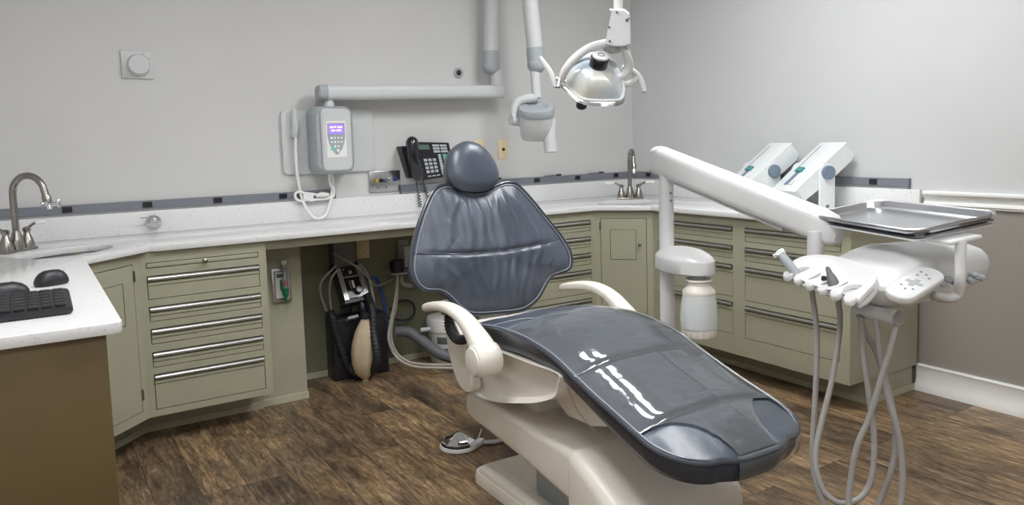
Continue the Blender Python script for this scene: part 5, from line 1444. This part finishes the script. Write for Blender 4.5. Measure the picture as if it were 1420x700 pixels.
# ================================================================== TILTED WHITE DEVICES ON THE RIGHT COUNTER
def tilt_device(u, v, xk, label):
    K = px(u, v, 'x', xk)                  # pivot on the near (-y) side
    t = thing('tilting_scanner', label, 'device', (xk, K.y + .12, ZC1))
    an = math.radians(36); ph_ = math.radians(-20)
    Lh = V((math.cos(ph_), math.sin(ph_), 0)); Yv = V((-math.sin(ph_), math.cos(ph_), 0))
    L = Lh * math.cos(an) + V((0, 0, math.sin(an))); Nn = Lh * -math.sin(an) + V((0, 0, math.cos(an)))
    W2 = .108; c = K + Yv * (W2 + .018)
    def q(l, y, n_): return c + L * l + Yv * y + Nn * n_
    # body: wedge section along L, full width, rounded
    sec = [(-.175, -.035), (-.175, .018), (-.165, .030), (.155, .048), (.172, .040), (.178, .010), (.150, -.045), (-.165, -.045)]
    sc = [(p.x, p.y) for p in catmull([(a, b, 0) for a, b in sec], 3, True)]
    rings = []
    for y, f in ((-W2, .97), (-W2 + .004, 1), (W2 - .004, 1), (W2, .97)):
        rings.append([q(a * f, y, b * f) for a, b in sc])
    G().loft(rings).build('body', 'white2', t, angle=40)
    def face_n(l): return .030 + (l + .165) / .32 * .018
    def strip(l0, l1, y0, y1, nm, m, h=.002):
        pts = [(l0, y0), (l1, y0), (l1, y1), (l0, y1)]
        G().loft([[q(l, y, face_n(l) + h) for l, y in pts], [q(l, y, face_n(l) - .004) for l, y in pts]]).build(nm, m, t)
    strip(-.05, .150, W2 - .045, W2 - .036, 'slot', 'mark' if False else 'grey_md')
    strip(-.15, -.055, .010, .042, 'groove', 'blue_grey')
    strip(-.055, -.025, -.002, .048, 'button', 'teal', .012)
    strip(-.12, -.01, -.045, -.043, 'seam', 'grey_md', .001)
    strip(-.15, -.12, -.03, -.005, 'latch', 'white', .006)
    # stand: uprights on both sides and foot
    R3 = Matrix((Lh, Yv, V((0, 0, 1)))).transposed().to_4x4()
    for sy in (-1, 1):
        yo = sy * (W2 + .010)
        poly = [(-.042, 0), (.042, 0)] + [(.042 * math.cos(a), K.z - ZC1 + .042 * math.sin(a)) for a in [PI * k / 14 for k in range(15)]]
        o_ = c + Yv * yo; o_.z = ZC1 + .0006
        XZm = Matrix.Translation(o_) @ R3 @ Matrix(((1, 0, 0, 0), (0, 0, 1, 0), (0, 1, 0, 0), (0, 0, 0, 1)))
        g = G().prism(poly, -.008, .008, XZm, bev=.003); g.build('upright', 'white2', t, angle=40)
        k_ = G().lathe([(.035, 0), (.035, .012), (.032, .017), (.001, .018)], c + Yv * (yo + sy * .008), Yv * sy, n=32)
        k_.build('pivot_knob', 'blue_grey', t)
    o_ = c - Yv * (W2 + .0185); o_.z = ZC1 + .02
    G().box(o_, (.016, .0014, .014), R3.to_3x3()).build('mark_plate', 'label_grey', t)
    o_ = c - Lh * .03; o_.z = ZC1 + .0056
    G().box(o_, (.16, 2 * W2 + .03, .0095), R3.to_3x3(), .003).build('stand_foot', 'white2', t)
tilt_device(1148, 239, -.20, 'tilted white device with blue-grey knob and teal button, nearer the right end of the counter')
tilt_device(1073, 237, -.20, 'tilted white device with blue-grey knob, farther one partly behind the swing arm')
# little scrap on the floor at the right
p = px(1258, 561, 'z', .002)
tag(G().box((p.x, p.y, .004), (.012, .008, .006), Matrix.Rotation(.6, 3, 'Z'), .002).build('paper_scrap', 'red'), 'tiny red scrap lying on the floor near the right cabinet end', 'scrap')

# ================================================================== LIGHTS AND RENDER LOOK
def ceiling_light(x, y, rot, label, power):
    t = thing('ceiling_light', label, 'ceiling light', (x, y, HC), rot, None)
    w, l = .6, 1.2
    g = G()
    g.prism(rect(-w / 2, -l / 2, w / 2, l / 2), -.03, -.001, None, holes=[rect(-w / 2 + .03, -l / 2 + .03, w / 2 - .03, l / 2 - .03)])
    g.build('frame', 'trim', t, local=True)
    m = MT['diffuser'].copy(); m.node_tree.nodes['Principled BSDF'].inputs['Emission Strength'].default_value = power * 1.54
    for k in (-1, 1):
        G().b2((k * .165 - .065, -l / 2 + .04, -.02), (k * .165 + .065, l / 2 - .04, -.014)).build('diffuser', m, t, local=True)
    G().b2((-w / 2 + .03, -l / 2 + .03, -.012), (w / 2 - .03, l / 2 - .03, -.006)).build('reflector_pan', 'trim', t, local=True)
ceiling_light(-1.25, -1.95, 0, 'ceiling light panel above the right rear of the room', 22)
ceiling_light(-2.2, -4.4, 0, 'ceiling light panel above the right front of the room', 9)
ceiling_light(-2.95, -2.15, 0, 'ceiling light panel above the left rear of the room', 16)
ceiling_light(-3.5, -4.3, 0, 'ceiling light panel above the left front of the room', 14)
w = bpy.data.worlds.new('world'); SC.world = w; w.use_nodes = True
w.node_tree.nodes['Background'].inputs[0].default_value = (.8, .85, .9, 1); w.node_tree.nodes['Background'].inputs[1].default_value = .05
SC.view_settings.view_transform = 'Standard'; SC.view_settings.look = 'None'
SC.view_settings.gamma = 1; SC.view_settings.use_curve_mapping = False
SC.view_settings.exposure = 0.3
SC.cycles.use_denoising = True
SC.cycles.max_bounces = 8; SC.cycles.transparent_max_bounces = 16
SC.cycles.sample_clamp_indirect = 6
SC.cycles.caustics_reflective = False; SC.cycles.caustics_refractive = False
GROUPS = {'drawer_cabinet': 'sage green drawer cabinets', 'corner_cabinet': 'sage green corner cupboards', 'wall_rail': 'grey wall rails with black clips', 'faucet': 'nickel gooseneck faucets', 'sink': 'oval undermount sinks', 'pen': 'pens on the wall rail', 'computer_mouse': 'computer mice', 'wall_plate': 'almond wall plates', 'grey_tube': 'grey gas tubes', 'blue_hose': 'blue gas hoses', 'cream_hose': 'cream floor hoses', 'tilting_scanner': 'tilted white devices on the right counter', 'ceiling_light': 'ceiling light panels'}
for o in SC.objects:
    if o.parent is None and o.name.split('.')[0] in GROUPS: o['group'] = GROUPS[o.name.split('.')[0]]
bpy.context.view_layer.update()
